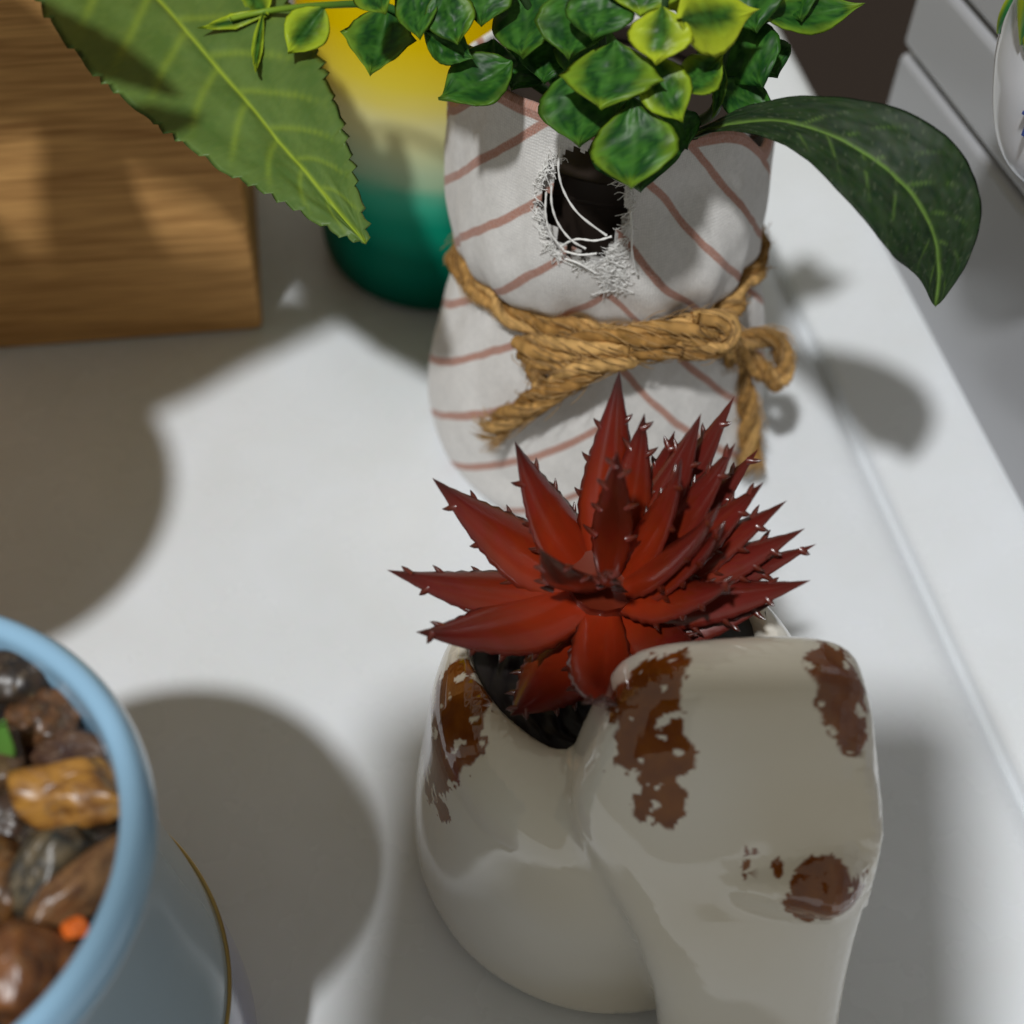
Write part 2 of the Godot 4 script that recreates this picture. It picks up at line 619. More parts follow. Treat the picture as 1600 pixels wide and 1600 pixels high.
func blue_pot() -> void:
	var cx := -5.62
	var cz := -5.42
	var o := thing("blue_pot", "pale blue glazed pot full of wet pebbles, cut off at lower left", "plant pot", Vector3(cx, 0, cz))
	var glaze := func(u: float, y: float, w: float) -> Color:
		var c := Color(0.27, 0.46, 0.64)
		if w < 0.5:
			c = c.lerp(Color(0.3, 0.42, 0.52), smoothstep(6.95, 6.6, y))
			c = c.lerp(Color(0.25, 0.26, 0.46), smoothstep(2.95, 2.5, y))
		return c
	var mb := MB.new()
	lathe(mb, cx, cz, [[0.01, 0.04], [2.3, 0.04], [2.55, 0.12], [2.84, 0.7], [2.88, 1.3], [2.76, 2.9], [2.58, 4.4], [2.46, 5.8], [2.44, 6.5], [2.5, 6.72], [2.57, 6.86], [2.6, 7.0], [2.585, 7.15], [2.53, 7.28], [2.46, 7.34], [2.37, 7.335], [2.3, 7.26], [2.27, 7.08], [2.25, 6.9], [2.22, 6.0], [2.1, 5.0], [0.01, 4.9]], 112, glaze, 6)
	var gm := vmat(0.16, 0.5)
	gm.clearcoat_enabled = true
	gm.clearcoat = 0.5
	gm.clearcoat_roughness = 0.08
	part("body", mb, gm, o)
	var line := MB.new()
	var ring := []
	for k in 121:
		var w := TAU * k / 120.0
		ring.append(Vector3(cx + 2.765 * sin(w), 2.95 + 0.02 * sin(w * 3.0), cz + 2.765 * cos(w)))
	line.tube(ring, func(_s: float) -> float: return 0.035, 6, func(_s: float) -> Color: return Color.WHITE)
	var gold := mat(lin(0.36, 0.25, 0.08), 0.35)
	gold.metallic = 0.6
	part("gold_line", line, gold, o)
	var soil := MB.new()
	var nz := noise(9, 1.4, 3)
	soil.grid(40, 10, true, func(u: float, w: float) -> Array:
		var r := 2.14 * w
		var x := cx + r * sin(TAU * u)
		var z := cz + r * cos(TAU * u)
		return [Vector3(x, 6.1 + 0.2 * nz.get_noise_2d(x * 2.0, z * 2.0), z), Color(0.02, 0.013, 0.009)])
	part("gravel_bed", soil, vmat(0.6), o)

	# pebbles: place, radii, turn, colours, what they look like
	var tan := Color(0.24, 0.11, 0.03)
	var rows := [
		["round blackish brown pebble nearest the back of the blue pot", Vector3(-4.76, 6.75, -7.44), Vector3(0.42, 0.34, 0.4), 0.3, Color(0.018, 0.014, 0.012), Color(0.05, 0.03, 0.018)],
		["rusty brown pebble between the round black one and the ochre one", Vector3(-4.35, 6.75, -7.04), Vector3(0.34, 0.3, 0.32), 0.8, Color(0.13, 0.055, 0.02), Color(0.05, 0.025, 0.012)],
		["long dark purple brown pebble just behind the ochre pebble", Vector3(-4.09, 6.66, -6.70), Vector3(0.5, 0.3, 0.34), -0.2, Color(0.045, 0.022, 0.016), Color(0.09, 0.045, 0.025)],
		["bright ochre pebble with a wet glint touching the blue rim", Vector3(-4.01, 6.86, -6.21), Vector3(0.6, 0.34, 0.34), -0.12, Color(0.36, 0.17, 0.03), Color(0.14, 0.055, 0.015)],
		["flat charcoal pebble half hidden in front of the ochre pebble", Vector3(-3.88, 6.55, -5.92), Vector3(0.46, 0.26, 0.34), 0.4, Color(0.02, 0.016, 0.014), Color(0.05, 0.035, 0.025)],
		["grey black glossy pebble with pale flecks beside the tan one", Vector3(-4.06, 6.75, -5.46), Vector3(0.3, 0.34, 0.56), -0.5, Color(0.022, 0.024, 0.025), Color(0.12, 0.09, 0.05)],
		["speckled tan pebble leaning on the rim above the orange bead", Vector3(-3.67, 6.76, -5.32), Vector3(0.25, 0.3, 0.55), -0.5, Color(0.22, 0.11, 0.045), Color(0.1, 0.045, 0.02)],
		["tiny bright orange bead of stone near the front rim", Vector3(-3.62, 6.95, -4.89), Vector3(0.1, 0.09, 0.09), 0.0, Color(0.72, 0.15, 0.02), Color(0.6, 0.11, 0.015)],
		["large red brown pebble at the bottom of the blue pot", Vector3(-3.97, 6.85, -4.49), Vector3(0.45, 0.42, 0.56), 0.5, Color(0.2, 0.075, 0.022), Color(0.11, 0.04, 0.015)],
		["dark brown pebble left of the grey black glossy one", Vector3(-4.43, 6.60, -5.38), Vector3(0.36, 0.3, 0.4), 0.1, Color(0.16, 0.07, 0.02), Color(0.05, 0.025, 0.012)],
		["shadowed brown pebble left of the ochre pebble", Vector3(-4.60, 6.50, -5.95), Vector3(0.4, 0.3, 0.42), 0.9, Color(0.05, 0.025, 0.014), Color(0.03, 0.016, 0.01)],
		["smooth olive brown pebble under the green sprout", Vector3(-4.72, 6.70, -6.54), Vector3(0.28, 0.3, 0.36), 0.2, Color(0.1, 0.055, 0.025), Color(0.06, 0.032, 0.018)],
		["small dark pebble wedged behind the red brown pebble", Vector3(-3.91, 6.45, -4.93), Vector3(0.34, 0.25, 0.36), 0.2, Color(0.07, 0.03, 0.014), Color(0.03, 0.016, 0.01)],
	]
	var pm := vmat(0.36, 0.5)
	var rng := RandomNumberGenerator.new()
	rng.seed = 77
	var k := 0
	for r in rows:
		k += 1
		var at: Vector3 = r[1]
		var rad: Vector3 = r[2]
		var nb := noise(40 + k, 1.1, 2)
		var nf := noise(80 + k, 6.0, 4)
		var turn: float = r[3]
		var c1: Color = r[4]
		var c2: Color = r[5]
		var cuts: Array[Vector4] = []
		for j in 11:
			var cn := Vector3(rng.randfn(), rng.randfn(), rng.randfn()).normalized()
			cuts.append(Vector4(cn.x, cn.y, cn.z, rng.randf_range(0.78, 1.0)))
		var pb := MB.new()
		pb.grid(64, 36, true, func(u: float, w: float) -> Array:
			var dir := Vector3(sin(PI * w) * cos(TAU * u), cos(PI * w), sin(PI * w) * sin(TAU * u))
			# flat chipped faces
			var s := 1.25
			for cut in cuts:
				s = smin(s, cut.w / maxf(dir.dot(Vector3(cut.x, cut.y, cut.z)), 0.05), 0.12)
			s *= 1.0 + 0.1 * nb.get_noise_3dv(dir * 1.1) + 0.04 * nf.get_noise_3dv(dir)
			var q := (dir * s * rad).rotated(Vector3.UP, turn).rotated(Vector3(0.6, 0, 0.8), 0.25 * sin(k * 2.3))
			var mixv := clampf(0.5 + 1.1 * nb.get_noise_3dv(dir * 1.6 + Vector3(7, 0, 0)) + 0.9 * nf.get_noise_3dv(dir * 1.3), 0.0, 1.0)
			var c := c1.lerp(c2, mixv)
			if nf.get_noise_3dv(dir * 2.6 + Vector3(3, 3, 3)) > 0.42:
				c = c.lerp(Color(0.3, 0.22, 0.13), 0.4)
			return [at + q, c])
		var s := single("pebble", pb, pm, at)
		tag(s, r[0], "pebble", "pebbles in the blue pot")

	# sprout
	var sp := thing("green_sprout", "small bright green leaf poking up between the pebbles", "plant", Vector3(-4.90, 6.60, -6.69))
	var lb := MB.new()
	leaf(lb, Vector3(-4.99, 6.70, -6.60), Vector3(-4.50, 7.50, -6.62), Vector3(0.4, 0.7, 0.5), 0.06, func(s: float, t: float) -> float: return 0.3 * sin(PI * pow(s, 0.8)), func(s: float, t: float) -> float: return 0.06 * t * t, func(s: float, t: float) -> Color: return Color(0.12, 0.3, 0.05))
	part("leaf", lb, vmat(0.4), sp)
	var st := MB.new()
	st.tube(spline([Vector3(-5.12, 6.20, -6.74), Vector3(-5.04, 6.50, -6.65), Vector3(-4.97, 6.72, -6.58)], 4), func(_s: float) -> float: return 0.06, 8, func(_s: float) -> Color: return Color(0.12, 0.28, 0.05))
	part("stem", st, vmat(0.4), sp)


func wall_pot() -> void:
	# hangs on the tiles at the upper right
	var at := Vector3(6.77, 8.65, -15.48)
	var o := thing("hanging_pot", "small white ceramic pot with green leaf relief and blue lettering against the tiles", "ceramic pot", at)
	var mb := MB.new()
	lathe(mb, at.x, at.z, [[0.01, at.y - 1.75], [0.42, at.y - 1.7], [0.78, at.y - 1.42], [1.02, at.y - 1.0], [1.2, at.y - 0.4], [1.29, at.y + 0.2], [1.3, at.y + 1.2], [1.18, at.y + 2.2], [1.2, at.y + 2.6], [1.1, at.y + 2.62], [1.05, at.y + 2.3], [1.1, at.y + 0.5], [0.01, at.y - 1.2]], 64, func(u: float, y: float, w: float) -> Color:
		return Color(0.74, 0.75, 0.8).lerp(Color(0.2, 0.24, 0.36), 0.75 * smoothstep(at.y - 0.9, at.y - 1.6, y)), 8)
	var gm := vmat(0.12, 0.5)
	part("body", mb, gm, o)
	var out := (Vector3(0, 0, 0) - Vector3(at.x, 0, at.z)).normalized()
	var side := Vector3(out.z, 0, -out.x)
	# a point on the outside: angle from the side that faces the counter's middle, height
	var on := func(ang: float, h: float, r: float) -> Vector3:
		return Vector3(at.x, at.y + h, at.z) + (out * cos(ang) + side * sin(ang)) * r
	# leaf relief
	var gmats := vmat(0.2, 0.5)
	for q in [[-0.92, 2.0, -0.74, 0.62, 0.2], [-0.45, 1.5, -0.85, 0.75, 0.17], [-1.12, 1.0, -1.14, 0.38, 0.09], [-0.5, 2.2, -0.3, 1.2, 0.18], [-0.82, 0.8, -0.45, 0.62, 0.16]]:
		var lb := MB.new()
		var a0: Vector3 = on.call(q[0], q[1], 1.32)
		var a1: Vector3 = on.call(q[2], q[3], 1.34)
		var wd: float = q[4]
		leaf(lb, a0, a1, (a0 + a1) * 0.5 - Vector3(at.x, (a0.y + a1.y) * 0.5, at.z), 0.1, func(s: float, t: float) -> float: return wd * sin(PI * pow(s, 0.85)), func(s: float, t: float) -> float: return 0.05 * (1.0 - t * t), func(s: float, t: float) -> Color: return Color(0.012, 0.13, 0.03).lerp(Color(0.3, 0.36, 0.02), smoothstep(0.75, 0.1, absf(t))), 12, 4, 0.05)
		part("painted_leaf", lb, gmats, o)
	var bm := mat(lin(0.03, 0.06, 0.24), 0.3)
	for q in [["Ma", 0.1, -0.2], ["Ta", -0.2, -0.32]]:
		var tm := TextMesh.new()
		tm.text = q[0]
		tm.font_size = 16
		tm.pixel_size = 0.00025
		tm.depth = 0.0006
		var mi := MeshInstance3D.new()
		mi.name = "lettering" if not o.has_node("lettering") else "lettering_001"
		mi.mesh = tm
		mi.material_override = bm
		o.add_child(mi, true)
		var pos: Vector3 = on.call(q[2], q[1], 1.33)
		var zz := (pos - Vector3(at.x, pos.y, at.z)).normalized()
		mi.transform = Transform3D(Basis(Vector3.UP.cross(zz), Vector3.UP, zz), (pos - at) * CM)
	# the hook that carries it
	var hk := MB.new()
	var wn := Vector3(-0.9636, 0, 0.2674)
	hk.tube(spline([at - wn * 1.34 + Vector3(0, 1.9, 0), at - wn * 1.2 + Vector3(0, 2.2, 0), at - wn * 1.1 + Vector3(0, 1.8, 0)], 6), func(_s: float) -> float: return 0.09, 8, func(_s: float) -> Color: return Color(0.6, 0.6, 0.6))
	part("hook", hk, vmat(0.4), o)


func animal_planter() -> void:
	var base := Vector3(1.9, 0, -8.8)
	var o := thing("animal_planter", "cream glazed ceramic animal planter with rubbed brown patches under the red succulent", "planter", base)
	var pc := Vector3(1.5, 0, -9.2)
	var ha := Vector3(2.5, 6.1, -8.62)
	var hx := (Vector3(3.28, 0.2, -5.45) - ha).normalized()
	var hs := (Vector3.RIGHT - hx * hx.x).normalized()
	var hn := hx.cross(hs)
	# over the length of the head: half width, sideways shift, half depth
	var wide := [[0.0, 1.2], [0.4, 1.34], [0.8, 1.5], [1.4, 1.66], [2.0, 1.68], [2.7, 1.48], [3.5, 1.24], [4.6, 1.08], [7.0, 1.0]]
	var shift := [[0.0, 0.0], [0.8, -0.12], [1.6, -0.2], [2.4, -0.12], [3.4, 0.0], [7.0, 0.0]]
	var deep := [[0.0, 0.5], [1.0, 0.75], [2.5, 0.85], [7.0, 0.9]]
	var wav := noise(64, 0.45, 2)
	var f := func(q: Vector3) -> float:
		var rr := Vector2(q.x - pc.x, q.z - pc.z).length()
		var wall := rr - (2.62 - 0.02 * q.y * q.y - 0.16 * smoothstep(0.5, 0.0, q.y))
		var body := smax(wall, q.y - 4.5, 0.9)
		# head: a long shield that runs from the crown down to the snout
		var hd := q - ha
		var along_ := hd.dot(hx)
		var w := prof(wide, along_)
		var dp := prof(deep, along_)
		var ex := absf(hd.dot(hs) - prof(shift, along_)) / w
		var ey := absf(hd.dot(hn)) / dp
		var se := pow(pow(ex, 4.2) + pow(ey, 4.2), 1.0 / 4.2)
		var head := smax((se - 1.0) * minf(w, dp) * 0.8, -along_, 0.4)
		var nub := capsule(q, Vector3(2.80, 4.34, -6.71) + Vector3(0, -0.05, -0.08), Vector3(3.59, 4.40, -6.79) + Vector3(0, 0.0, 0.02), 0.12, 0.34)
		head = smin(head, nub, 0.26)
		var ear2 := minf(minf(capsule(q, Vector3(3.73, 5.73, -7.76), Vector3(3.88, 5.36, -7.54), 0.03, 0.1), capsule(q, Vector3(3.88, 5.36, -7.54), Vector3(4.03, 4.80, -7.22), 0.1, 0.12)), capsule(q, Vector3(4.03, 4.80, -7.22), Vector3(4.07, 3.92, -6.79), 0.12, 0.05))
		head = smin(head, ear2, 0.1)
		# the opening
		var hole := maxf(Vector2(q.x - 1.35, q.z + 9.85).length() - 1.72, 3.2 - q.y)
		var d := smin(smax(body, -hole, 0.35), head, 0.16)
		d += 0.022 * wav.get_noise_3dv(q)
		return maxf(d, 0.02 - q.y)
	var mb := nets(Vector3(-1.5, -0.1, -12.2), Vector3(5.0, 6.6, -4.2), 0.11, f)
	# rubbed patches: [centre, radius] blobs broken up by noise
	var blobs := [
		[Vector3(-0.62, 4.12, -8.73), Vector3(0.5, 0.62, 0.8)], [Vector3(-0.91, 3.12, -8.91), Vector3(0.3, 0.7, 0.8)], [Vector3(-0.35, 4.38, -8.85), Vector3(0.26, 0.4, 0.45)], [Vector3(-0.34, 4.30, -8.40), Vector3(0.24, 0.35, 0.4)], [Vector3(-0.74, 3.48, -8.38), Vector3(0.28, 0.6, 0.6)], [Vector3(-0.66, 3.09, -8.08), Vector3(0.14, 0.3, 0.3)], [Vector3(-0.55, 4.27, -9.30), Vector3(0.26, 0.22, 0.3)],
		[Vector3(1.53, 6.07, -8.23), Vector3(0.5, 0.34, 0.6)], [Vector3(1.45, 5.81, -7.84), Vector3(0.36, 0.6, 0.6)], [Vector3(1.73, 5.68, -7.63), Vector3(0.3, 0.5, 0.5)], [Vector3(1.61, 5.25, -7.32), Vector3(0.22, 0.4, 0.4)], [Vector3(1.82, 5.18, -7.25), Vector3(0.18, 0.34, 0.34)],
		[Vector3(3.49, 6.27, -8.32), Vector3(0.34, 0.46, 0.7)], [Vector3(3.53, 6.09, -8.04), Vector3(0.34, 0.36, 0.6)], [Vector3(3.67, 5.89, -7.89), Vector3(0.24, 0.3, 0.6)],
		[Vector3(3.52, 4.41, -6.78) + Vector3(0, 0, 0.2), Vector3(0.44, 0.44, 0.7), 1], [Vector3(3.75, 4.38, -6.82) + Vector3(0, 0, 0.15), Vector3(0.32, 0.28, 0.7), 1], [Vector3(3.04, 4.60, -6.87), Vector3(0.075, 0.09, 0.25)], [Vector3(2.70, 4.60, -6.87), Vector3(0.06, 0.24, 0.3)], [Vector3(2.78, 4.74, -6.96), Vector3(0.05, 0.06, 0.2)],
	]
	var edge := noise(61, 1.6, 4)
	var specks := noise(62, 3.2, 3)
	var patch := func(q: Vector3) -> float:
		var best := -9.0
		for b in blobs:
			var d: Vector3 = (q - b[0]) / b[1]
			best = maxf(best, (1.0 - d.length()) * (3.0 if b.size() > 2 else 1.0))
		return best
	var worn := func(q: Vector3) -> float:
		return patch.call(q) - 0.06 + 0.55 * edge.get_noise_3dv(q) + 2.6 * minf(0.0, 0.2 - specks.get_noise_3dv(q)) + 0.9 * maxf(0.0, specks.get_noise_3dv(q * 1.7 + Vector3(9, 0, 0)) - 0.25)
	for k in 2:
		mb = refine(mb, func(q: Vector3) -> bool: return patch.call(q) > -0.55)
	var tone := noise(63, 0.25, 2)
	for k in mb.p.size():
		var q := mb.p[k]
		var c := Color(0.77, 0.735, 0.66).lerp(Color(0.66, 0.58, 0.43), clampf(0.25 + 0.8 * tone.get_noise_3dv(q), 0.0, 0.5))
		var w: float = worn.call(q)
		if w > -0.02:
			var br := Color(0.22, 0.064, 0.006).lerp(Color(0.15, 0.038, 0.004), clampf(0.5 + edge.get_noise_3dv(q * 2.0), 0.0, 1.0))
			c = c.lerp(br, smoothstep(-0.02, 0.09, w))
		mb.c[k] = c
	var m := vmat(0.05, 0.66)
	m.clearcoat_enabled = true
	m.clearcoat = 0.2
	m.clearcoat_roughness = 0.05
	part("body", mb, m, o)
	var soil := MB.new()
	var nz := noise(31, 2.2, 4)
	soil.grid(60, 26, true, func(u: float, w: float) -> Array:
		var r := 1.78 * w
		var x := 1.35 + r * sin(TAU * u)
		var z := -9.85 + r * cos(TAU * u)
		return [Vector3(x, 3.95 + 0.16 * nz.get_noise_2d(x * 1.5, z * 1.5) + 0.05 * nz.get_noise_2d(x * 9.0, z * 9.0), z), Color(0.012, 0.011, 0.011)])
	part("soil", soil, vmat(0.5), o)


func succulent() -> void:
	var root := Vector3(1.12, 4.0, -10.0)
	var o := thing("red_succulent", "glossy dark red spiny succulent growing in the cream animal planter", "succulent", root)
	var mid := Vector3(1.1, 5.0, -9.95)
	# tip, where the leaf leaves the stem, widest half width, droop
	var rows := [
		[Vector3(1.08, 7.60, -11.16), Vector3(0.0, 0.1, -0.25), 0.30, 0.05], [Vector3(1.39, 7.20, -10.91), Vector3(0.15, 0.0, -0.25), 0.27, 0.05],
		[Vector3(2.01, 7.20, -10.95), Vector3(0.2, 0.1, -0.2), 0.28, 0.06], [Vector3(2.41, 7.10, -11.32), Vector3(0.25, 0.0, -0.3), 0.25, 0.04],
		[Vector3(2.39, 7.10, -10.64), Vector3(0.3, 0.1, -0.2), 0.26, 0.05], [Vector3(2.73, 6.80, -10.36), Vector3(0.3, 0.1, -0.1), 0.28, 0.06],
		[Vector3(3.01, 6.60, -10.27), Vector3(0.3, 0.0, -0.1), 0.27, 0.05], [Vector3(3.23, 6.40, -10.05), Vector3(0.3, 0.05, 0.0), 0.29, 0.06],
		[Vector3(3.39, 6.20, -9.99), Vector3(0.35, -0.1, 0.0), 0.25, 0.05], [Vector3(3.29, 6.20, -9.50), Vector3(0.25, 0.1, 0.1), 0.30, 0.08],
		[Vector3(2.98, 5.50, -9.62), Vector3(0.2, -0.1, 0.2), 0.38, 0.08], [Vector3(1.04, 6.40, -7.79), Vector3(0.0, 0.1, 0.25), 0.33, 0.16],
		[Vector3(0.10, 5.00, -8.30), Vector3(-0.1, -0.35, 0.3), 0.40, 0.1], [Vector3(-0.96, 6.00, -8.70), Vector3(-0.2, 0.1, 0.15), 0.36, 0.1],
		[Vector3(-1.34, 6.00, -9.48), Vector3(-0.25, 0.0, 0.05), 0.32, 0.07], [Vector3(-0.91, 6.40, -10.48), Vector3(-0.2, 0.05, -0.1), 0.38, 0.06],
		[Vector3(-0.01, 6.90, -10.67), Vector3(-0.1, 0.05, -0.2), 0.33, 0.05], [Vector3(0.29, 7.30, -8.97), Vector3(-0.15, 0.3, 0.0), 0.3, 0.04],
		[Vector3(1.05, 7.10, -8.86), Vector3(0.0, 0.4, 0.05), 0.15, 0.02], [Vector3(1.02, 8.00, -9.72), Vector3(0.05, 0.35, -0.1), 0.21, -0.05],
		[Vector3(2.14, 7.40, -9.59), Vector3(0.2, 0.2, -0.05), 0.30, 0.05], [Vector3(1.75, 7.40, -10.15), Vector3(0.15, 0.2, -0.15), 0.28, 0.05],
		[Vector3(2.40, 6.60, -9.19), Vector3(0.2, 0.2, 0.1), 0.30, 0.08], [Vector3(1.77, 6.80, -11.02), Vector3(0.2, -0.1, -0.3), 0.24, 0.04], [Vector3(2.76, 6.50, -11.07), Vector3(0.3, -0.15, -0.25), 0.24, 0.05], [Vector3(2.24, 6.70, -10.61), Vector3(0.25, 0.0, -0.2), 0.27, 0.05], [Vector3(2.97, 6.10, -9.95), Vector3(0.3, -0.1, 0.0), 0.26, 0.06], [Vector3(2.23, 7.00, -9.60), Vector3(0.25, 0.15, 0.0), 0.28, 0.06], [Vector3(2.12, 5.60, -8.95), Vector3(0.15, -0.05, 0.25), 0.36, 0.1],
	]
	var rng := RandomNumberGenerator.new()
	rng.seed = 4
	var skin := noise(71, 1.3, 3)
	var m := vmat(0.3, 0.5)
	m.clearcoat_enabled = true
	m.clearcoat = 0.45
	m.clearcoat_roughness = 0.16
	var k := 0
	for r in rows:
		k += 1
		var tip: Vector3 = r[0]
		var b: Vector3 = mid + r[1]
		var hw: float = r[2] * 1.12
		var ax := (tip - b)
		var n := (Vector3(0.0, 1.0, 0.15) + Vector3(-ax.x, 0, -ax.z).normalized() * 0.7)
		if k == 18 or k == 19 or k == 20:
			n = Vector3(0.2, -0.4, -1.0)
		var mb := MB.new()
		var shape := [[0.0, 0.6], [0.1, 0.8], [0.28, 1.0], [0.45, 0.9], [0.65, 0.6], [0.8, 0.34], [0.9, 0.16], [0.96, 0.07], [1.0, 0.0]]
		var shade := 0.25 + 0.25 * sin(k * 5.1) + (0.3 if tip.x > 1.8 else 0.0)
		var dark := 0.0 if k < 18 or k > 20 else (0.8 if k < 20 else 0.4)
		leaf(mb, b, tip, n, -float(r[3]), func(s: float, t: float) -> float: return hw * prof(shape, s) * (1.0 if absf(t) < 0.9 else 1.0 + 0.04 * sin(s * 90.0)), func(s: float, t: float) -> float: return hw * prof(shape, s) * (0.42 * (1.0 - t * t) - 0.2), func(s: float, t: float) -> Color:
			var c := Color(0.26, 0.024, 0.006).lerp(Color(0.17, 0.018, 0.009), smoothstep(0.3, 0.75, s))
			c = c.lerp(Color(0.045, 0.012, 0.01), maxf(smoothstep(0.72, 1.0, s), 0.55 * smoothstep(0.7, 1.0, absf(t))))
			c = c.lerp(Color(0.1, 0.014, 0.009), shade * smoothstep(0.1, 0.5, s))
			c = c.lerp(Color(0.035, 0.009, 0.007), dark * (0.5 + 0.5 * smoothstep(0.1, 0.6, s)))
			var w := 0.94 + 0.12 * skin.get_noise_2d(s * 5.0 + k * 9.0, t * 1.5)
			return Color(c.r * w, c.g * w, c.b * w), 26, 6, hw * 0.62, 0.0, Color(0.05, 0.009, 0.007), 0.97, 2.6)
		# thorns along both edges
		var side := ax.cross(n).normalized()
		var up := side.cross(ax).normalized()
		for e: float in [-1.0, 1.0]:
			var s := 0.3 + 0.06 * rng.randf()
			while s < 0.93:
				var h := hw * prof(shape, s)
				var arch := 4.0 * s * (1.0 - s)
				var p := b + ax * s + up * (arch * -float(r[3]) * ax.length() - h * 0.3) + side * (h * e * 0.93)
				var size := (0.08 + 0.06 * rng.randf()) * (1.15 - 0.4 * s)
				var dir := (side * e * 0.8 + ax.normalized() * 0.75 + up * rng.randf_range(-0.1, 0.1)).normalized()
				var bend := ax.normalized() * 0.8 + side * e * 0.2
				mb.tube([p - dir * 0.05, p + dir * size * 0.45, p + dir * size * 0.8 + bend * size * 0.12, p + dir * size + bend * size * 0.32], func(q: float) -> float: return lerpf(0.05, 0.004, pow(q, 0.8)), 7, func(q: float) -> Color: return Color(0.12, 0.014, 0.008).lerp(Color(0.03, 0.008, 0.007), q))
				s += 0.15 + 0.11 * rng.randf()
		part("leaf", mb, m, o)
	var st := MB.new()
	st.tube(spline([root, root + Vector3(0, 0.5, 0), mid + Vector3(0, 0.35, 0)], 5), func(s: float) -> float: return lerpf(0.3, 0.42, s), 14, func(_s: float) -> Color: return Color(0.14, 0.02, 0.008))
	part("stem", st, m, o)


func cloth_bag() -> void:
	var cx := 1.25
	var cz := -17.0
	var o := thing("cloth_bag_planter", "white cloth bag planter with rusty stripes, a frayed hole and a twine bow", "planter", Vector3(cx, 0, cz))
	var shape := [[0.0, 2.5], [0.2, 2.68], [0.9, 2.74], [2.0, 2.62], [3.2, 2.38], [3.85, 2.2], [4.15, 2.14], [4.5, 2.22], [5.2, 2.3], [6.2, 2.26], [7.2, 2.16], [7.6, 2.12]]
	var nz := noise(51, 0.5, 3)
	var rim := func(th: float) -> float:
		return 7.55 + 0.22 * smoothstep(0.4, -0.5, th) - 0.12 * smoothstep(0.2, 0.8, th) - 1.1 * smoothstep(0.65, 1.35, th) - 1.2 * smoothstep(-0.75, -1.5, th)
	var waist := func(th: float) -> float:
		return 4.1 + 0.22 * exp(-pow((th - 0.05) / 0.5, 2.0)) - 0.25 * smoothstep(-0.5, -1.4, th)
	var surf := func(th: float, h: float, out: float) -> Vector3:
		var dw: float = waist.call(th) - 4.1
		var hh := h - dw * exp(-pow((h - 4.1) / 1.6, 2.0))
		var r := prof(shape, hh) + out
		# gathers that run out of the tie, and soft dents
		var g := exp(-absf(hh - 4.1) / 0.9)
		r += g * (0.075 * sin(th * 9.0 + 0.6) + 0.05 * sin(th * 19.0 + 2.0)) - 0.08 * exp(-pow((hh - 4.1) / 0.22, 2.0))
		r += 0.10 * nz.get_noise_3d(cos(th) * 3.0, h * 0.7, sin(th) * 3.0) * smoothstep(0.0, 1.0, h)
		# the full pouch on the right, above the tie, and the crease in the middle
		r += 0.16 * exp(-pow((th - 0.5) / 0.42, 2.0) - pow((hh - 5.1) / 0.75, 2.0))
		r += 0.12 * exp(-pow((th + 0.7) / 0.4, 2.0) - pow((hh - 4.9) / 0.7, 2.0))
		r -= 0.12 * exp(-pow((th - 0.06) / 0.13, 2.0) - pow((hh - 4.9) / 0.7, 2.0))
		r -= 0.16 * exp(-pow((th - 0.5) / 0.3, 2.0) - pow((hh - 6.5) / 0.4, 2.0))
		return Vector3(cx - 0.17 * smoothstep(3.6, 5.6, h) + r * sin(th), h, cz + r * cos(th))
	# painted weave and stripes on an unrolled sheet: u is the angle, v the height
	var W := 1536
	var H := 1024
	var im := Image.create(W, H, false, Image.FORMAT_RGB8)
	var nm := Image.create(W, H, false, Image.FORMAT_RGB8)
	var wn := noise(52, 0.02, 3)
	var wn2 := noise(53, 0.11, 2)
	for y in H:
		var h := 8.0 * y / H
		for x in W:
			var th := (float(x) / W - 0.5) * 3.6
			var rise := (-th * 2.5) if th < 0.0 else th * 3.1
			var q := h + rise + 0.05 * wn.get_noise_2d(x * 0.25, y * 0.25) - 5.16
			var fr := q / 1.22
			fr -= roundf(fr)
			var edge_n := 0.014 * wn2.get_noise_2d(x * 3.0, y * 3.0)
			var stripe := smoothstep(0.085, 0.055, absf(fr) + edge_n)
			var rm: float = rim.call(th)
			stripe = maxf(stripe, smoothstep(0.13, 0.1, absf(h - rm + 0.02)))
			var thread_u := 0.5 + 0.5 * sin(x * 0.95 + 2.0 * wn2.get_noise_2d(y * 0.4, x * 0.02))
			var thread_v := 0.5 + 0.5 * sin(y * 1.1 + 2.0 * wn2.get_noise_2d(x * 0.4, y * 0.02))
			var wv := 0.86 + 0.14 * thread_u * thread_v + 0.06 * wn.get_noise_2d(x * 2.0, y * 2.0) + 0.05 * wn2.get_noise_2d(x, y)
			var c := Color(0.78, 0.76, 0.735).lerp(Color(0.45, 0.18, 0.115), stripe * (0.82 + 0.25 * wn2.get_noise_2d(x * 4.0, y)))
			im.set_pixel(x, H - 1 - y, Color(c.r * wv, c.g * wv, c.b * wv).linear_to_srgb())
			nm.set_pixel(x, H - 1 - y, Color(0.5 + 0.5 * thread_u * thread_v + 0.3 * wn2.get_noise_2d(x * 1.5, y * 1.5), 0, 0))
	nm.bump_map_to_normal_map(2.5)
	var m := mat(Color.WHITE, 0.9, 0.2)
	m.albedo_texture = ImageTexture.create_from_image(im)
	m.normal_enabled = true
	m.normal_texture = ImageTexture.create_from_image(nm)
	m.normal_scale = 0.45
	m.rim_enabled = true
	m.rim = 0.3
	var frayn := noise(54, 2.4, 2)
	var hole := func(th: float, h: float) -> bool:
		var dx := (th + 0.17) / 0.26
		var dy := (h - 6.6) / 0.86
		return Vector2(dx, dy).length() < 1.0 + 0.16 * frayn.get_noise_2d(th * 6.0, h * 1.5)
	var mb := MB.new()
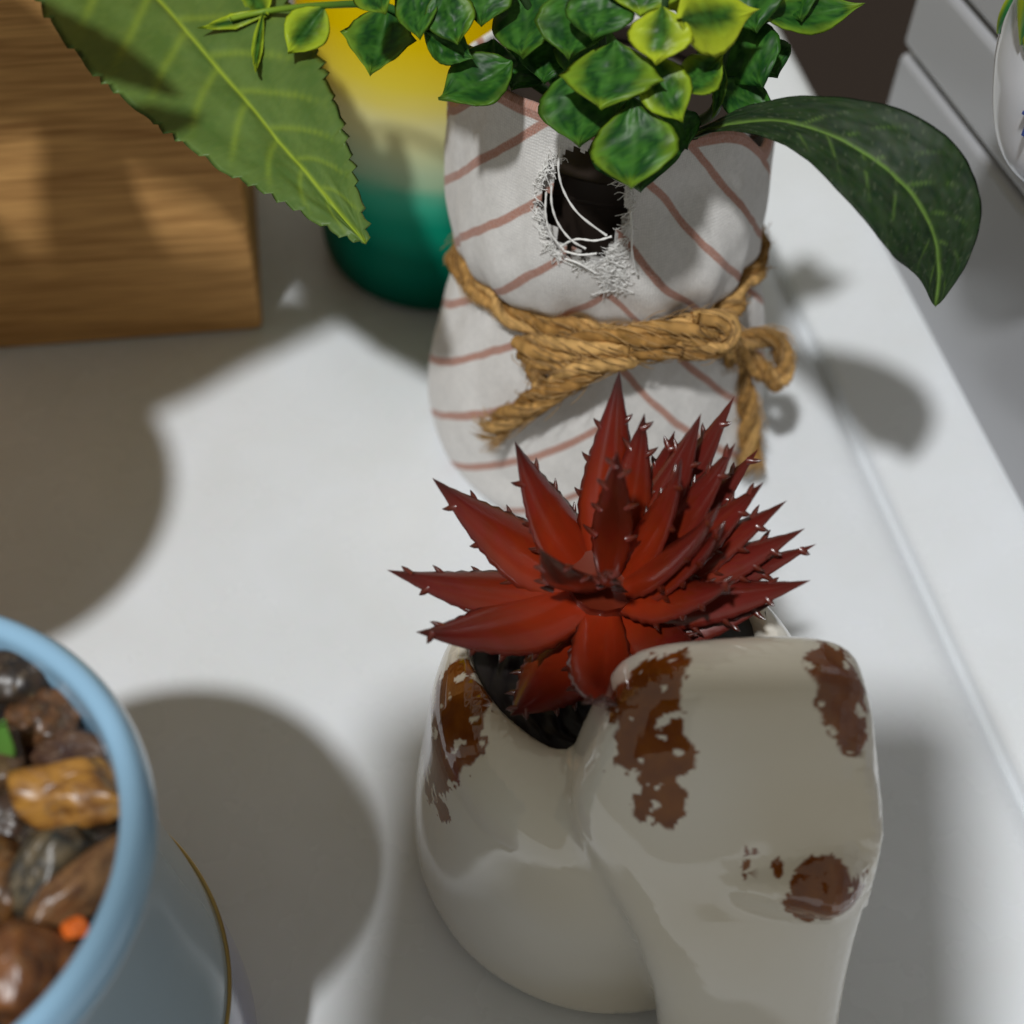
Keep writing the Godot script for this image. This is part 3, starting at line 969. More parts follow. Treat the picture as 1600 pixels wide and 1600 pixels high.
	var at := func(u: float, w: float) -> Array:
		var th := (u - 0.5) * 6.2832
		var top: float = rim.call(clampf(th, -1.8, 1.8))
		var h := top * w
		return [surf.call(th, h, 0.0), Color.WHITE, Vector2(th / 3.6 + 0.5, 1.0 - h / 8.0)]
	mb.grid(420, 180, false, at, func(u: float, w: float) -> bool:
		var th := (u - 0.5) * 6.2832
		return hole.call(th, w * float(rim.call(th))))
	# the turned-in lip and lining
	var lip := mb.p.size()
	mb.grid(200, 14, false, func(u: float, w: float) -> Array:
		var th := (u - 0.5) * 6.2832
		var top: float = rim.call(clampf(th, -1.8, 1.8))
		var h := top + 0.07 * sin(PI * minf(1.0, w * 4.0)) - maxf(0.0, w - 0.2) * 3.2
		return [surf.call(th, minf(h, top), -0.14 * minf(1.0, w * 4.0)) + Vector3(0, maxf(0.0, h - top), 0), Color.WHITE, Vector2(th / 3.6 + 0.5, 1.0 - minf(h, top) / 8.0)], func(u: float, w: float) -> bool:
		var th := (u - 0.5) * 6.2832
		return hole.call(th * 1.05, float(rim.call(th)) - maxf(0.0, w - 0.2) * 3.2))
	part("cloth", mb, m, o)

	var pot := MB.new()
	lathe(pot, cx - 0.12, cz, [[0.01, 0.1], [1.6, 0.1], [1.7, 3.0], [1.72, 6.3], [1.66, 6.35], [1.6, 6.1], [0.01, 5.9]], 48, func(_u: float, _y: float, _w: float) -> Color: return Color(0.02, 0.015, 0.01), 5)
	part("inner_pot", pot, vmat(0.6), o)

	# loose threads across the hole
	var tm := vmat(0.9, 0.2)
	var white := Color(0.84, 0.83, 0.8)
	var rng := RandomNumberGenerator.new()
	rng.seed = 12
	var long := [
		[Vector3(0.36, 7.57, -14.75), Vector3(0.35, 7.31, -14.67), Vector3(0.44, 6.99, -14.63), Vector3(0.65, 6.70, -14.55), Vector3(1.02, 6.37, -14.55)],
		[Vector3(0.28, 6.97, -14.76), Vector3(0.30, 6.71, -14.69), Vector3(0.40, 6.43, -14.65), Vector3(0.58, 6.22, -14.59), Vector3(0.77, 6.07, -14.61)],
		[Vector3(0.22, 6.83, -14.79), Vector3(0.23, 6.52, -14.72), Vector3(0.31, 6.23, -14.68), Vector3(0.49, 5.98, -14.66)],
		[Vector3(0.45, 6.01, -14.69), Vector3(0.64, 6.25, -14.58), Vector3(0.88, 6.29, -14.53), Vector3(1.09, 6.34, -14.57)],
		[Vector3(0.49, 5.94, -14.68), Vector3(0.70, 6.00, -14.56), Vector3(0.92, 6.02, -14.58)],
		[Vector3(1.29, 6.79, -14.56), Vector3(1.33, 6.54, -14.48), Vector3(1.37, 6.14, -14.50), Vector3(1.48, 5.68, -14.59)],
		[Vector3(0.53, 5.79, -14.69), Vector3(0.71, 5.82, -14.58), Vector3(0.93, 5.65, -14.60)],
	]
	for pts in long:
		var tb := MB.new()
		tb.tube(spline(pts, 8), func(s: float) -> float: return 0.0145 + 0.003 * sin(s * 40.0), 6, func(_s: float) -> Color: return white)
		part("thread", tb, tm, o)
	var fray := MB.new()
	for k in 300:
		var w := TAU * rng.randf()
		var e := 1.02 + 0.1 * rng.randf()
		var th := -0.17 + 0.26 * e * cos(w)
		var h := 6.6 + 0.86 * e * sin(w)
		if k > 190:
			th = rng.randf_range(-0.02, 0.14)
			h = rng.randf_range(5.2, 6.1)
		if h > 7.3:
			continue
		var p0: Vector3 = surf.call(th, h, 0.01)
		var into: Vector3 = surf.call(th + 0.1 * rng.randf_range(-1.0, 1.0), h + rng.randf_range(-0.35, 0.35), 0.03 + 0.05 * rng.randf())
		var p2: Vector3 = surf.call(lerpf(th, -0.2, 0.25 * rng.randf()) + 0.05 * rng.randf_range(-1.0, 1.0), lerpf(h, 6.5, 0.25 * rng.randf()), 0.02 + 0.04 * rng.randf())
		var curl: Vector3 = surf.call(th + 0.05 * rng.randf_range(-1.0, 1.0), h + rng.randf_range(-0.12, 0.12), 0.03)
		fray.tube(spline([p0, p0.lerp(into, 0.4), curl.lerp(p2, 0.5), p2], 4), func(s: float) -> float: return lerpf(0.0075, 0.0045, s), 4, func(_s: float) -> Color: return white)
	var fr := part("frayed_edge", fray, tm, o)
	fr.set_meta("kind", "stuff")

	# twine: a ring round the waist, wraps in front, a bow loop and two tails
	var jm := vmat(0.88, 0.1)
	var ring := []
	for k in 61:
		var th := TAU * k / 60.0 - PI
		ring.append(surf.call(th, float(waist.call(clampf(th, -1.8, 1.8))), 0.12))
	rope(ring, 0.16, jm, o, "twine_ring", 1)
	rope(spline([Vector3(-0.01, 3.91, -14.84), Vector3(0.50, 4.22, -14.53), Vector3(1.10, 4.56, -14.38), Vector3(1.70, 4.69, -14.42), Vector3(2.31, 4.75, -14.56), Vector3(2.76, 4.57, -14.81)], 8), 0.19, jm, o, "twine_wrap", 2)
	rope(spline([Vector3(0.16, 3.71, -14.73), Vector3(0.60, 4.11, -14.46), Vector3(1.21, 4.34, -14.34), Vector3(1.81, 4.49, -14.38), Vector3(2.42, 4.52, -14.57), Vector3(2.83, 4.25, -14.91)], 8), 0.18, jm, o, "twine_wrap", 3)
	rope(spline([Vector3(0.29, 4.10, -14.69), Vector3(0.23, 3.89, -14.61), Vector3(0.23, 3.59, -14.57), Vector3(0.38, 3.49, -14.44), Vector3(0.63, 3.72, -14.33), Vector3(0.91, 4.11, -14.24)], 8), 0.13, jm, o, "twine_loop", 4)
	rope(spline([Vector3(1.50, 4.47, -14.29), Vector3(1.03, 4.31, -14.19), Vector3(0.62, 3.88, -14.21), Vector3(0.24, 3.31, -14.33), Vector3(-0.07, 2.83, -14.47), Vector3(-0.33, 2.34, -14.62)], 8), 0.19, jm, o, "twine_tail", 5, true)
	rope(spline([Vector3(2.33, 4.89, -14.57), Vector3(2.70, 4.76, -14.70), Vector3(2.86, 4.60, -14.71), Vector3(2.77, 4.41, -14.60), Vector3(2.48, 4.43, -14.48), Vector3(2.16, 4.49, -14.40)], 8), 0.15, jm, o, "twine_knot", 6)
	rope(spline([Vector3(2.79, 4.45, -14.76), Vector3(3.1, 3.6, -15.35), Vector3(3.41, 3.50, -15.62), Vector3(3.81, 3.15, -15.88), Vector3(3.99, 2.85, -15.78), Vector3(3.91, 2.60, -15.58), Vector3(3.62, 2.90, -15.54), Vector3(3.29, 3.20, -15.54), Vector3(2.79, 4.31, -14.74)], 8), 0.15, jm, o, "bow_loop", 7)
	rope(spline([Vector3(2.78, 4.38, -14.73), Vector3(3.19, 2.90, -15.68), Vector3(3.43, 2.30, -15.64), Vector3(3.63, 1.60, -15.60), Vector3(3.76, 0.75, -15.52)], 8), 0.18, jm, o, "twine_tail", 8, true)


func rope(path: Array, r: float, m: Material, parent: Node3D, called: String, seed_: int, frayed := false) -> void:
	var length := 0.0
	for k in path.size() - 1:
		length += path[k].distance_to(path[k + 1])
	var n := maxi(24, int(length / 0.06))
	var rng := RandomNumberGenerator.new()
	rng.seed = seed_
	var mb := MB.new()
	var fine := noise(90 + seed_, 1.0, 2)
	var cols := [Color(0.4, 0.225, 0.075), Color(0.3, 0.16, 0.05), Color(0.5, 0.3, 0.11)]
	var frames := []
	var up := Vector3(0.1, 0.9, 0.35)
	for k in n + 1:
		var s := float(k) / n
		var c := along(path, s)
		var d := (along(path, minf(1.0, s + 0.02)) - along(path, maxf(0.0, s - 0.02))).normalized()
		up = (up - d * up.dot(d)).normalized()
		frames.append([c, up, d.cross(up)])
	for j in 3:
		var pts := []
		for k in n + 1:
			var a := TAU * (j / 3.0) + length * 2.9 * k / n
			var fr: Array = frames[k]
			pts.append(fr[0] + (fr[1] * cos(a) + fr[2] * sin(a)) * r * 0.56 + Vector3(0, 0, 0.02 * fine.get_noise_2d(k * 0.7, j * 30.0)))
		var base: Color = cols[j]
		mb.tube(pts, func(s: float) -> float: return r * (0.52 + 0.07 * fine.get_noise_2d(s * length * 9.0, j * 11.0)), 9, func(s: float) -> Color:
			var w := 1.0 + 0.45 * fine.get_noise_2d(s * length * 14.0, j * 50.0 + 5.0)
			return Color(base.r * w, base.g * w, base.b * w))
	for k in mb.p.size():
		var st := 1.0 + 0.55 * fine.get_noise_3dv(mb.p[k] * 9.0)
		mb.c[k] = Color(mb.c[k].r * st, mb.c[k].g * st, mb.c[k].b * st)
	# loose fibres lying over the strands
	for k in int(length * 55.0) + (110 if frayed else 0):
		var s := rng.randf()
		if frayed and k > int(length * 55.0):
			s = 1.0 - 0.03 * rng.randf()
		var q := int(s * n)
		var fr: Array = frames[q]
		var a := TAU * rng.randf()
		var fib := []
		var ln := rng.randf_range(0.15, 0.45)
		var lift := pow(rng.randf(), 3.0) * 0.3
		for e in 5:
			var s2 := s + (e / 4.0 - 0.3) * ln / length
			var c := along(path, s2)
			if s2 > 1.0:
				c += (path[-1] - path[-2]).normalized() * (s2 - 1.0) * length
			var a2 := a + 3.0 * (e / 4.0) * ln
			c += (fr[1] * cos(a2) + fr[2] * sin(a2)) * r * (1.04 + lift * (e / 4.0) * 3.0)
			fib.append(c)
		var w := rng.randf_range(0.7, 1.45)
		mb.tube(fib, func(t: float) -> float: return 0.009 * (1.0 - 0.5 * t), 3, func(_t: float) -> Color: return Color(0.4 * w, 0.25 * w, 0.11 * w))
	part(called, mb, m, parent)


func boxwood_leaf(b: Vector3, tip: Vector3, hw: float, n: Vector3, yellow: float, fold: float, seed_: int) -> MB:
	var mb := MB.new()
	var shape := [[0.0, 0.08], [0.1, 0.45], [0.28, 0.86], [0.46, 1.0], [0.62, 0.9], [0.76, 0.6], [0.86, 0.3], [0.93, 0.12], [0.97, 0.05], [1.0, 0.0]]
	var nz := noise(seed_, 1.0, 3)
	var bias := 0.3 * nz.get_noise_1d(3.0)
	leaf(mb, b, tip, n, -0.12 + bias * 0.3, func(s: float, t: float) -> float: return hw * prof(shape, s) * (1.0 + (0.2 * exp(-pow((s - 0.5) / 0.045, 2.0)) * smoothstep(0.7, 1.0, absf(t)) if seed_ % 3 == 0 and yellow > 0.2 else 0.0) + 0.06 * nz.get_noise_2d(s * 6.0, signf(t) * 9.0)), func(s: float, t: float) -> float: return hw * (fold * absf(t) * prof(shape, s) - 0.16 * t * t) + 0.03 * nz.get_noise_2d(s * 2.5, t * 1.2) + 0.014 * nz.get_noise_2d(s * 9.0, t * 5.0 + 20.0) - 0.012 * exp(-pow(t / 0.06, 2.0)), func(s: float, t: float) -> Color:
		var e := maxf(absf(t), smoothstep(0.6, 1.0, s))
		var c := Color(0.008, 0.046, 0.008).lerp(Color(0.045, 0.145, 0.02), clampf(0.4 + 1.0 * nz.get_noise_2d(s * 2.6, t * 2.0) + 0.5 * nz.get_noise_2d(s * 14.0, t * 8.0), 0.0, 1.0))
		c = c.lerp(Color(0.26, 0.38, 0.02), clampf(yellow * smoothstep(0.7 - 0.6 * yellow, 1.0, e + bias * 1.6 * t + 0.12 * nz.get_noise_2d(s * 5.0, t * 4.0)) * 1.5, 0.0, 1.0))
		c = c.lerp(Color(0.4, 0.46, 0.025), clampf((yellow - 0.55) * 1.7, 0.0, 0.8) * smoothstep(0.0, 0.9, e))
		c = c.lerp(Color(0.06, 0.15, 0.03), 0.6 * exp(-pow(t / 0.07, 2.0)) * (1.0 - s))
		return c, 24, 8, 0.045, bias * 0.12)
	return mb


func boxwood() -> void:
	var o := thing("boxwood_plant", "glossy artificial boxwood sprigs with yellow edged leaves rising from the cloth bag", "plant", Vector3(1.2, 6.1, -17.0))
	var m := vmat(0.4, 0.28)
	# leaf: base, tip, half width, yellowness, fold
	var rows := [
		[Vector3(-1.90, 8.20, -16.55), Vector3(-2.02, 8.00, -15.46), 0.46, 0.25, 0.55], [Vector3(-2.78, 7.80, -17.02), Vector3(-3.17, 7.60, -16.30), 0.3, 0.75, 0.35],
		[Vector3(-3.63, 7.50, -17.26), Vector3(-3.57, 7.42, -16.11), 0.09, 0.7, 0.2], [Vector3(-3.56, 7.50, -17.29), Vector3(-4.46, 7.45, -16.91), 0.1, 0.75, 0.2], [Vector3(-3.60, 7.50, -17.20), Vector3(-4.06, 7.50, -17.87), 0.26, 0.75, 0.2],
		[Vector3(-0.28, 8.60, -15.05), Vector3(-1.12, 8.40, -14.56), 0.44, 0.12, 0.5], [Vector3(-0.17, 9.20, -15.89), Vector3(-0.17, 8.90, -14.76), 0.5, 0.12, 0.2],
		[Vector3(-1.29, 9.00, -14.96), Vector3(-0.71, 8.70, -14.91), 0.26, 0.05, 0.3], [Vector3(-1.12, 9.40, -15.26), Vector3(-0.90, 9.00, -14.76), 0.32, 0.2, 0.3], [Vector3(-1.51, 9.40, -15.60), Vector3(-1.34, 9.10, -14.70), 0.28, 0.15, 0.3],
		[Vector3(1.33, 10.00, -14.26), Vector3(1.28, 9.60, -13.80), 0.42, 0.95, 0.15], [Vector3(1.53, 10.00, -14.05), Vector3(2.47, 9.70, -14.74), 0.42, 1.0, 0.12],
		[Vector3(0.86, 9.50, -14.32), Vector3(0.72, 9.10, -13.65), 0.52, 0.4, 0.12], [Vector3(0.51, 8.80, -14.79), Vector3(0.55, 8.40, -13.85), 0.44, 0.08, 0.1],
		[Vector3(1.11, 9.00, -13.90), Vector3(1.11, 8.60, -12.96), 0.56, 0.3, 0.14], [Vector3(1.13, 8.50, -14.64), Vector3(1.27, 8.10, -13.49), 0.58, 0.0, 0.1],
		[Vector3(1.25, 9.40, -14.23), Vector3(1.64, 9.10, -13.50), 0.34, 0.6, 0.2], [Vector3(1.65, 9.20, -13.91), Vector3(2.12, 9.30, -14.49), 0.26, 0.55, 0.3],
		[Vector3(2.25, 9.00, -15.51), Vector3(2.63, 8.70, -14.68), 0.4, 0.0, 0.2], [Vector3(2.60, 9.30, -15.24), Vector3(3.83, 9.20, -15.68), 0.26, 0.35, 0.3], [Vector3(2.13, 8.60, -14.83), Vector3(2.94, 8.30, -14.71), 0.25, 0.0, 0.2],
		[Vector3(2.13, 8.90, -14.85), Vector3(2.09, 8.40, -14.44), 0.1, 0.15, 0.2], [Vector3(0.41, 9.60, -15.10), Vector3(0.38, 9.20, -14.36), 0.44, 0.1, 0.2], [Vector3(0.72, 9.90, -14.81), Vector3(0.60, 9.60, -14.19), 0.4, 0.05, 0.15],
		[Vector3(1.74, 10.00, -15.11), Vector3(1.91, 9.60, -14.53), 0.45, 0.7, 0.15], [Vector3(2.32, 9.60, -15.64), Vector3(2.50, 9.20, -15.01), 0.4, 0.05, 0.2], [Vector3(2.86, 9.40, -16.11), Vector3(3.03, 9.20, -15.29), 0.36, 0.05, 0.2],
		[Vector3(1.14, 10.20, -14.76), Vector3(1.11, 9.80, -14.35), 0.42, 0.6, 0.15], [Vector3(-0.63, 9.50, -15.65), Vector3(-0.65, 9.10, -15.00), 0.42, 0.1, 0.2], [Vector3(0.15, 8.80, -15.48), Vector3(0.11, 8.40, -14.92), 0.36, 0.0, 0.2],
		[Vector3(-0.53, 8.40, -15.72), Vector3(-0.69, 8.20, -14.99), 0.4, 0.0, 0.3], [Vector3(0.47, 8.50, -15.67), Vector3(0.28, 8.10, -15.08), 0.34, 0.0, 0.2], [Vector3(1.99, 8.70, -15.53), Vector3(2.39, 8.40, -14.87), 0.34, 0.0, 0.2],
		[Vector3(1.64, 8.30, -14.70), Vector3(1.87, 7.90, -14.45), 0.26, 0.0, 0.2], [Vector3(-0.94, 9.40, -15.90), Vector3(-1.26, 9.20, -15.17), 0.36, 0.15, 0.3], [Vector3(-2.12, 9.40, -15.67), Vector3(-1.75, 9.30, -14.87), 0.3, 0.3, 0.3],
		[Vector3(2.63, 8.60, -15.72), Vector3(2.91, 8.40, -15.27), 0.34, 0.0, 0.2], [Vector3(-0.07, 8.20, -15.91), Vector3(-0.27, 7.90, -15.41), 0.34, 0.0, 0.2], [Vector3(0.96, 8.30, -15.36), Vector3(0.91, 7.90, -14.78), 0.4, 0.0, 0.2],
		[Vector3(2.16, 9.20, -15.71), Vector3(2.82, 9.00, -15.56), 0.3, 0.0, 0.2], [Vector3(0.67, 9.00, -15.49), Vector3(0.48, 8.70, -14.56), 0.42, 0.05, 0.2],
	]
	var eye := Vector3(-2.0, 24.0, -2.0)
	var rng := RandomNumberGenerator.new()
	rng.seed = 8
	var k := 0
	for r in rows:
		k += 1
		var b: Vector3 = r[0]
		var tip: Vector3 = r[1]
		var n := (eye - b).normalized() + Vector3(rng.randf_range(-0.3, 0.3), rng.randf_range(-0.1, 0.3), rng.randf_range(-0.3, 0.3))
		part("leaf", boxwood_leaf(b, tip, float(r[2]) * rng.randf_range(0.84, 1.08), n, r[3], r[4], 200 + k), m, o)
	var green := func(s: float) -> Color: return Color(0.03, 0.1, 0.02).lerp(Color(0.22, 0.34, 0.03), smoothstep(0.55, 1.0, s))
	var dark := func(_s: float) -> Color: return Color(0.03, 0.06, 0.02)
	var stems := [
		[[Vector3(0.9, 6.1, -17.0), Vector3(-0.38, 7.80, -16.03), Vector3(-0.81, 8.20, -15.72), Vector3(-1.33, 8.30, -15.94), Vector3(-1.94, 8.20, -16.53), Vector3(-2.79, 7.80, -17.04), Vector3(-3.56, 7.50, -17.28), Vector3(-4.05, 7.47, -17.10)], 0.075, green],
		[[Vector3(1.1, 6.1, -16.8), Vector3(0.75, 8.00, -15.36), Vector3(0.75, 9.00, -15.02), Vector3(0.41, 9.60, -15.35)], 0.08, dark],
		[[Vector3(1.3, 6.1, -16.8), Vector3(1.37, 8.00, -14.93), Vector3(1.31, 9.20, -14.44), Vector3(1.38, 9.90, -14.52), Vector3(1.49, 10.20, -14.79)], 0.08, dark],
		[[Vector3(1.6, 6.1, -17.0), Vector3(2.16, 7.90, -15.12), Vector3(2.19, 8.80, -15.05), Vector3(2.43, 9.30, -15.47), Vector3(2.80, 9.50, -15.96)], 0.08, dark],
		[[Vector3(1.0, 6.1, -17.1), Vector3(0.19, 7.90, -15.82), Vector3(-0.08, 8.90, -15.57), Vector3(-0.41, 9.40, -15.70)], 0.08, dark],
	]
	for s in stems:
		var mb := MB.new()
		var r: float = s[1]
		mb.tube(spline(s[0], 8), func(q: float) -> float: return lerpf(r, r * 0.45, q), 8, s[2])
		part("stem", mb, m, o)


func dark_leaf() -> void:
	var b := Vector3(1.82, 7.90, -14.68)
	var o := thing("dark_leaf_sprig", "long dusty dark green leaf with pale veins curving out over the tiles", "plant", Vector3(1.6, 6.1, -16.4))
	var path := spline([Vector3(1.92, 7.90, -14.72), Vector3(2.37, 8.40, -14.40), Vector3(2.95, 8.75, -14.00), Vector3(3.54, 8.85, -13.56), Vector3(4.09, 8.70, -13.15), Vector3(4.46, 8.35, -12.91), Vector3(4.66, 7.90, -12.74), Vector3(4.74, 7.36, -12.59)], 10)
	var shape := [[0.0, 0.05], [0.08, 0.09], [0.18, 0.2], [0.32, 0.39], [0.48, 0.62], [0.62, 0.7], [0.74, 0.58], [0.84, 0.36], [0.92, 0.16], [0.97, 0.06], [1.0, 0.0]]
	var nz := noise(55, 1.0, 3)
	var dust := noise(56, 3.0, 4)
	var nt := 18
	var nu := 170
	var ring := 4 * nt
	var mb := MB.new()
	var dots := noise(57, 9.0, 1)
	mb.grid(ring, nu, true, func(u: float, s: float) -> Array:
		var k := roundi(u * ring)
		var top := k <= 2 * nt
		var t := (float(k) / nt - 1.0) if top else (3.0 - float(k) / nt)
		var c := along(path, s)
		var d := (along(path, minf(1.0, s + 0.03)) - along(path, maxf(0.0, s - 0.03))).normalized()
		var n := Vector3(-0.1, 1.0, 0.35)
		var side := d.cross(n).normalized()
		var up := side.cross(d).normalized()
		var h := prof(shape, s)
		var asym := 1.0 if t > 0 else 1.0
		var pos := c + side * h * t * asym + up * (0.2 * absf(t) * h + 0.03 * nz.get_noise_2d(s * 7.0, t * 2.0) - 0.02 * exp(-pow(t * h / 0.03, 2.0)))
		if not top:
			pos -= up * 0.04 * (1.0 - absf(t)) * minf(1.0, 10.0 * (1.0 - s) + 0.1)
		# veins: a midrib and curved laterals
		var vein := exp(-pow(t * h / 0.02, 2.0))
		for j in 7:
			var s0 := 0.3 + 0.095 * j
			var ds := s - s0 - 0.10 * absf(t) - 0.04 * t * t + (0.03 if t > 0 else 0.0)
			vein = maxf(vein, 0.5 * exp(-pow(ds / 0.005, 2.0)) * smoothstep(0.95, 0.3, absf(t)) * smoothstep(-0.25, 0.2, nz.get_noise_2d(j * 5.0, t * 2.0) + 0.1))
		var col := Color(0.009, 0.022, 0.008).lerp(Color(0.017, 0.038, 0.011), clampf(0.5 + nz.get_noise_2d(s * 8.0, t * 3.0), 0.0, 1.0))
		col = col.lerp(Color(0.06, 0.07, 0.05), clampf(0.1 + 0.3 * dust.get_noise_2d(s * 4.0, t * 2.0), 0.0, 0.3))
		col = col.lerp(Color(0.15, 0.26, 0.05), vein * 0.75)
		if dots.get_noise_2d(s * 6.5, t * 0.75) > 0.68:
			col = col.lerp(Color(0.08, 0.1, 0.06), 0.4)
		return [pos, col])
	part("leaf", mb, vmat(0.55, 0.3), o)
	var st := MB.new()
	st.tube(spline([Vector3(1.6, 6.1, -16.4), Vector3(1.75, 7.3, -15.4), Vector3(1.96, 7.88, -14.77)], 8), func(_q: float) -> float: return 0.07, 8, func(_q: float) -> Color: return Color(0.035, 0.06, 0.025))
	part("stem", st, vmat(0.4), o)
	# a withered scrap that lies on the leaf
	var sc := MB.new()
	leaf(sc, Vector3(3.55, 8.95, -13.87), Vector3(3.76, 8.95, -13.73), Vector3(0, 1, 0.3), 0.1, func(s: float, _t: float) -> float: return 0.035 * sin(PI * s), func(_s: float, _t: float) -> float: return 0.0, func(_s: float, _t: float) -> Color: return Color(0.3, 0.22, 0.15))
	var scrap := single("dry_scrap", sc, vmat(0.8), Vector3(3.65, 8.95, -13.80))
	tag(scrap, "tiny dry tan scrap lying on the long dark leaf", "debris")


func serrated_leaf(path: Array, hw: float, n: Vector3, seed_: int, nt := 18, nu := 230) -> MB:
	var mb := MB.new()
	var shape := [[0.0, 0.04], [0.1, 0.5], [0.27, 0.98], [0.41, 1.0], [0.545, 0.85], [0.67, 0.63], [0.774, 0.44], [0.86, 0.27], [0.924, 0.14], [0.97, 0.05], [1.0, 0.0]]
	var nz := noise(seed_, 1.0, 3)
	var ring := 4 * nt
	mb.grid(ring, nu, true, func(u: float, s: float) -> Array:
		var k := roundi(u * ring)
		var top := k <= 2 * nt
		var tt := (float(k) / nt - 1.0) if top else (3.0 - float(k) / nt)
		var t := signf(tt) * pow(absf(tt), 1.5)
		var c := along(path, s)
		var d := (along(path, minf(1.0, s + 0.03)) - along(path, maxf(0.0, s - 0.03))).normalized()
		var side := d.cross(n).normalized()
		var up := side.cross(d).normalized()
		# saw teeth that point to the tip
		var q := s * 24.0 + (0.4 if t > 0 else 0.0) + 1.6 * nz.get_noise_1d(s * 5.0)
		var tooth := pow(q - floorf(q), 0.8) * (0.06 + 0.05 * nz.get_noise_1d(floorf(q) * 7.0)) * smoothstep(0.5, 1.0, absf(t)) * smoothstep(0.0, 0.15, s)
		var h := hw * (prof(shape, s) + tooth) * (1.0 if s < 0.995 else 0.3)
		var pos := c + side * h * t + up * (0.1 * absf(t) * h + 0.06 * nz.get_noise_2d(s * 4.0, t * 1.4) - 0.03 * exp(-pow(t * h / 0.05, 2.0)))
		var lat := 0.0
		for j in 9:
			var s0 := 0.1 + 0.09 * j
			var ds := s - s0 - 0.1 * absf(t) - 0.035 * t * t - (0.03 if t > 0 else 0.0)
			lat = maxf(lat, exp(-pow(ds / 0.008, 2.0)) * smoothstep(0.95, 0.55, absf(t)))
		pos -= up * lat * 0.012
		if not top:
			pos -= up * 0.05 * (1.0 - absf(t)) * minf(1.0, 10.0 * (1.0 - s) + 0.1)
		var vein := maxf(exp(-pow(t * h / 0.022, 2.0)), 0.36 * lat)
		var col := Color(0.07, 0.13, 0.026).lerp(Color(0.1, 0.165, 0.036), clampf(0.5 + nz.get_noise_2d(s * 6.0, t * 2.5) + 0.5 * nz.get_noise_2d(s * 60.0, t * 24.0), 0.0, 1.0))
		col = col.lerp(Color(0.3, 0.4, 0.03), vein * 0.8)
		return [pos, col])
	return mb


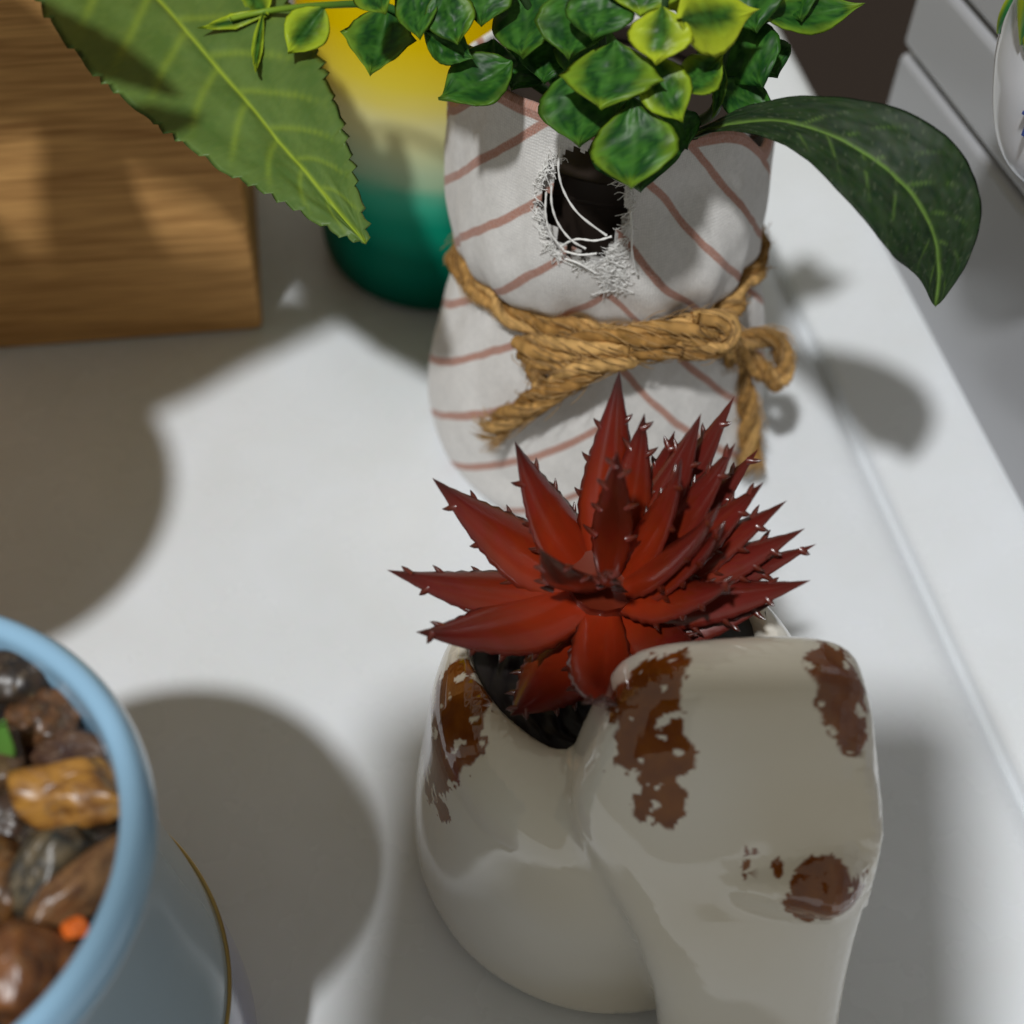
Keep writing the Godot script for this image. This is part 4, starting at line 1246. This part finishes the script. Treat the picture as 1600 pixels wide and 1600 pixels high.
func serrated_plant() -> void:
	# a pot just outside the left edge carries the big serrated leaves
	var px := -9.75
	var pz := -10.75
	var o := thing("serrated_leaf_plant", "plant with broad saw-edged mid green leaves reaching in from the upper left", "plant", Vector3(px, 0, pz))
	var pot := MB.new()
	lathe(pot, px, pz, [[0.01, 0.04], [1.4, 0.04], [1.55, 0.15], [1.9, 3.5], [2.5, 7.3], [2.9, 7.6], [2.95, 8.0], [2.8, 8.05], [2.6, 7.6], [0.01, 7.3]], 64, func(_u: float, _y: float, _w: float) -> Color: return Color(0.12, 0.06, 0.03), 5)
	part("pot", pot, vmat(0.5), o)
	var m := vmat(0.5, 0.4)
	m.backlight_enabled = true
	m.backlight = Color(0.05, 0.09, 0.01)
	var up := Vector3(0.05, 1.0, 0.25)
	# the leaf in the picture
	part("leaf", serrated_leaf(spline([Vector3(-8.56, 6.90, -23.52), Vector3(-6.56, 7.20, -19.65), Vector3(-5.11, 7.20, -17.74), Vector3(-4.11, 7.15, -16.44), Vector3(-3.24, 7.10, -15.27), Vector3(-2.55, 7.05, -14.36), Vector3(-1.94, 6.95, -13.60)], 8), 1.36, up, 301), m, o)
	# the ones whose shadows fall on the counter and the box
	part("leaf", serrated_leaf(spline([Vector3(-12.5, 10.9, -11.6), Vector3(-9.2, 11.2, -11.9), Vector3(-7.0, 11.2, -12.75), Vector3(-4.9, 11.0, -13.55)], 8), 1.25, up, 302, 8, 70), m, o)
	part("leaf", serrated_leaf(spline([Vector3(-9.6, 8.6, -12.0), Vector3(-8.2, 8.9, -13.9), Vector3(-7.5, 8.6, -15.6), Vector3(-6.9, 8.2, -16.8)], 8), 0.8, up, 303, 8, 70), m, o)
	part("leaf", serrated_leaf(spline([Vector3(-11.40, 9.40, -15.09), Vector3(-10.52, 9.60, -14.71), Vector3(-9.75, 9.60, -14.12), Vector3(-8.97, 9.40, -13.57)], 8), 0.75, up, 304, 8, 70), m, o)
	part("leaf", serrated_leaf(spline([Vector3(-11.40, 10.60, -15.45), Vector3(-9.90, 10.90, -15.31), Vector3(-8.36, 10.80, -15.45), Vector3(-6.41, 10.70, -14.77), Vector3(-5.14, 10.50, -14.14)], 8), 0.72, up, 305, 8, 70), m, o)
	for q in [[Vector3(-9.75, 7.3, -10.8), Vector3(-10.2, 8.6, -13.0), Vector3(-11.0, 8.0, -17.5), Vector3(-8.36, 6.90, -23.54)], [Vector3(-9.9, 7.3, -10.7), Vector3(-11.5, 9.5, -11.0), Vector3(-12.6, 10.7, -11.5)], [Vector3(-9.7, 7.3, -10.8), Vector3(-9.7, 8.1, -11.4), Vector3(-9.6, 8.6, -12.0)], [Vector3(-9.8, 7.3, -10.9), Vector3(-10.9, 8.4, -11.6), Vector3(-11.40, 9.40, -15.09)], [Vector3(-9.9, 7.3, -11.0), Vector3(-10.8, 9.6, -11.6), Vector3(-11.40, 10.60, -15.45)]]:
		var st := MB.new()
		st.tube(spline(q, 8), func(s: float) -> float: return lerpf(0.11, 0.06, s), 8, func(_s: float) -> Color: return Color(0.12, 0.2, 0.04))
		part("stem", st, vmat(0.5), o)


func smartphone() -> void:
	# held over the planters; its shadow falls across the cream planter
	var bs := Basis.from_euler(Vector3(deg_to_rad(-53.5), 0, deg_to_rad(3.0)))
	var eye := Vector3(0, 20, 0)
	var o := thing("smartphone", "dark smartphone held above the planters, shading the cream one", "smartphone", eye + bs * Vector3(-2.0, -5.0, 0.5))
	var mb := MB.new()
	slab(mb, eye + bs * Vector3(-5.7, -12.6, 0.12), bs.x * 7.3, bs.y * 14.9, bs.z * 0.8, 0.35)
	part("body", mb, mat(lin(0.02, 0.02, 0.022), 0.35), o)
	var sc := MB.new()
	slab(sc, eye + bs * Vector3(-5.5, -12.4, 0.9), bs.x * 6.7, bs.y * 14.3, bs.z * 0.05, 0.02)
	part("screen", sc, mat(lin(0.01, 0.01, 0.012), 0.08), o)
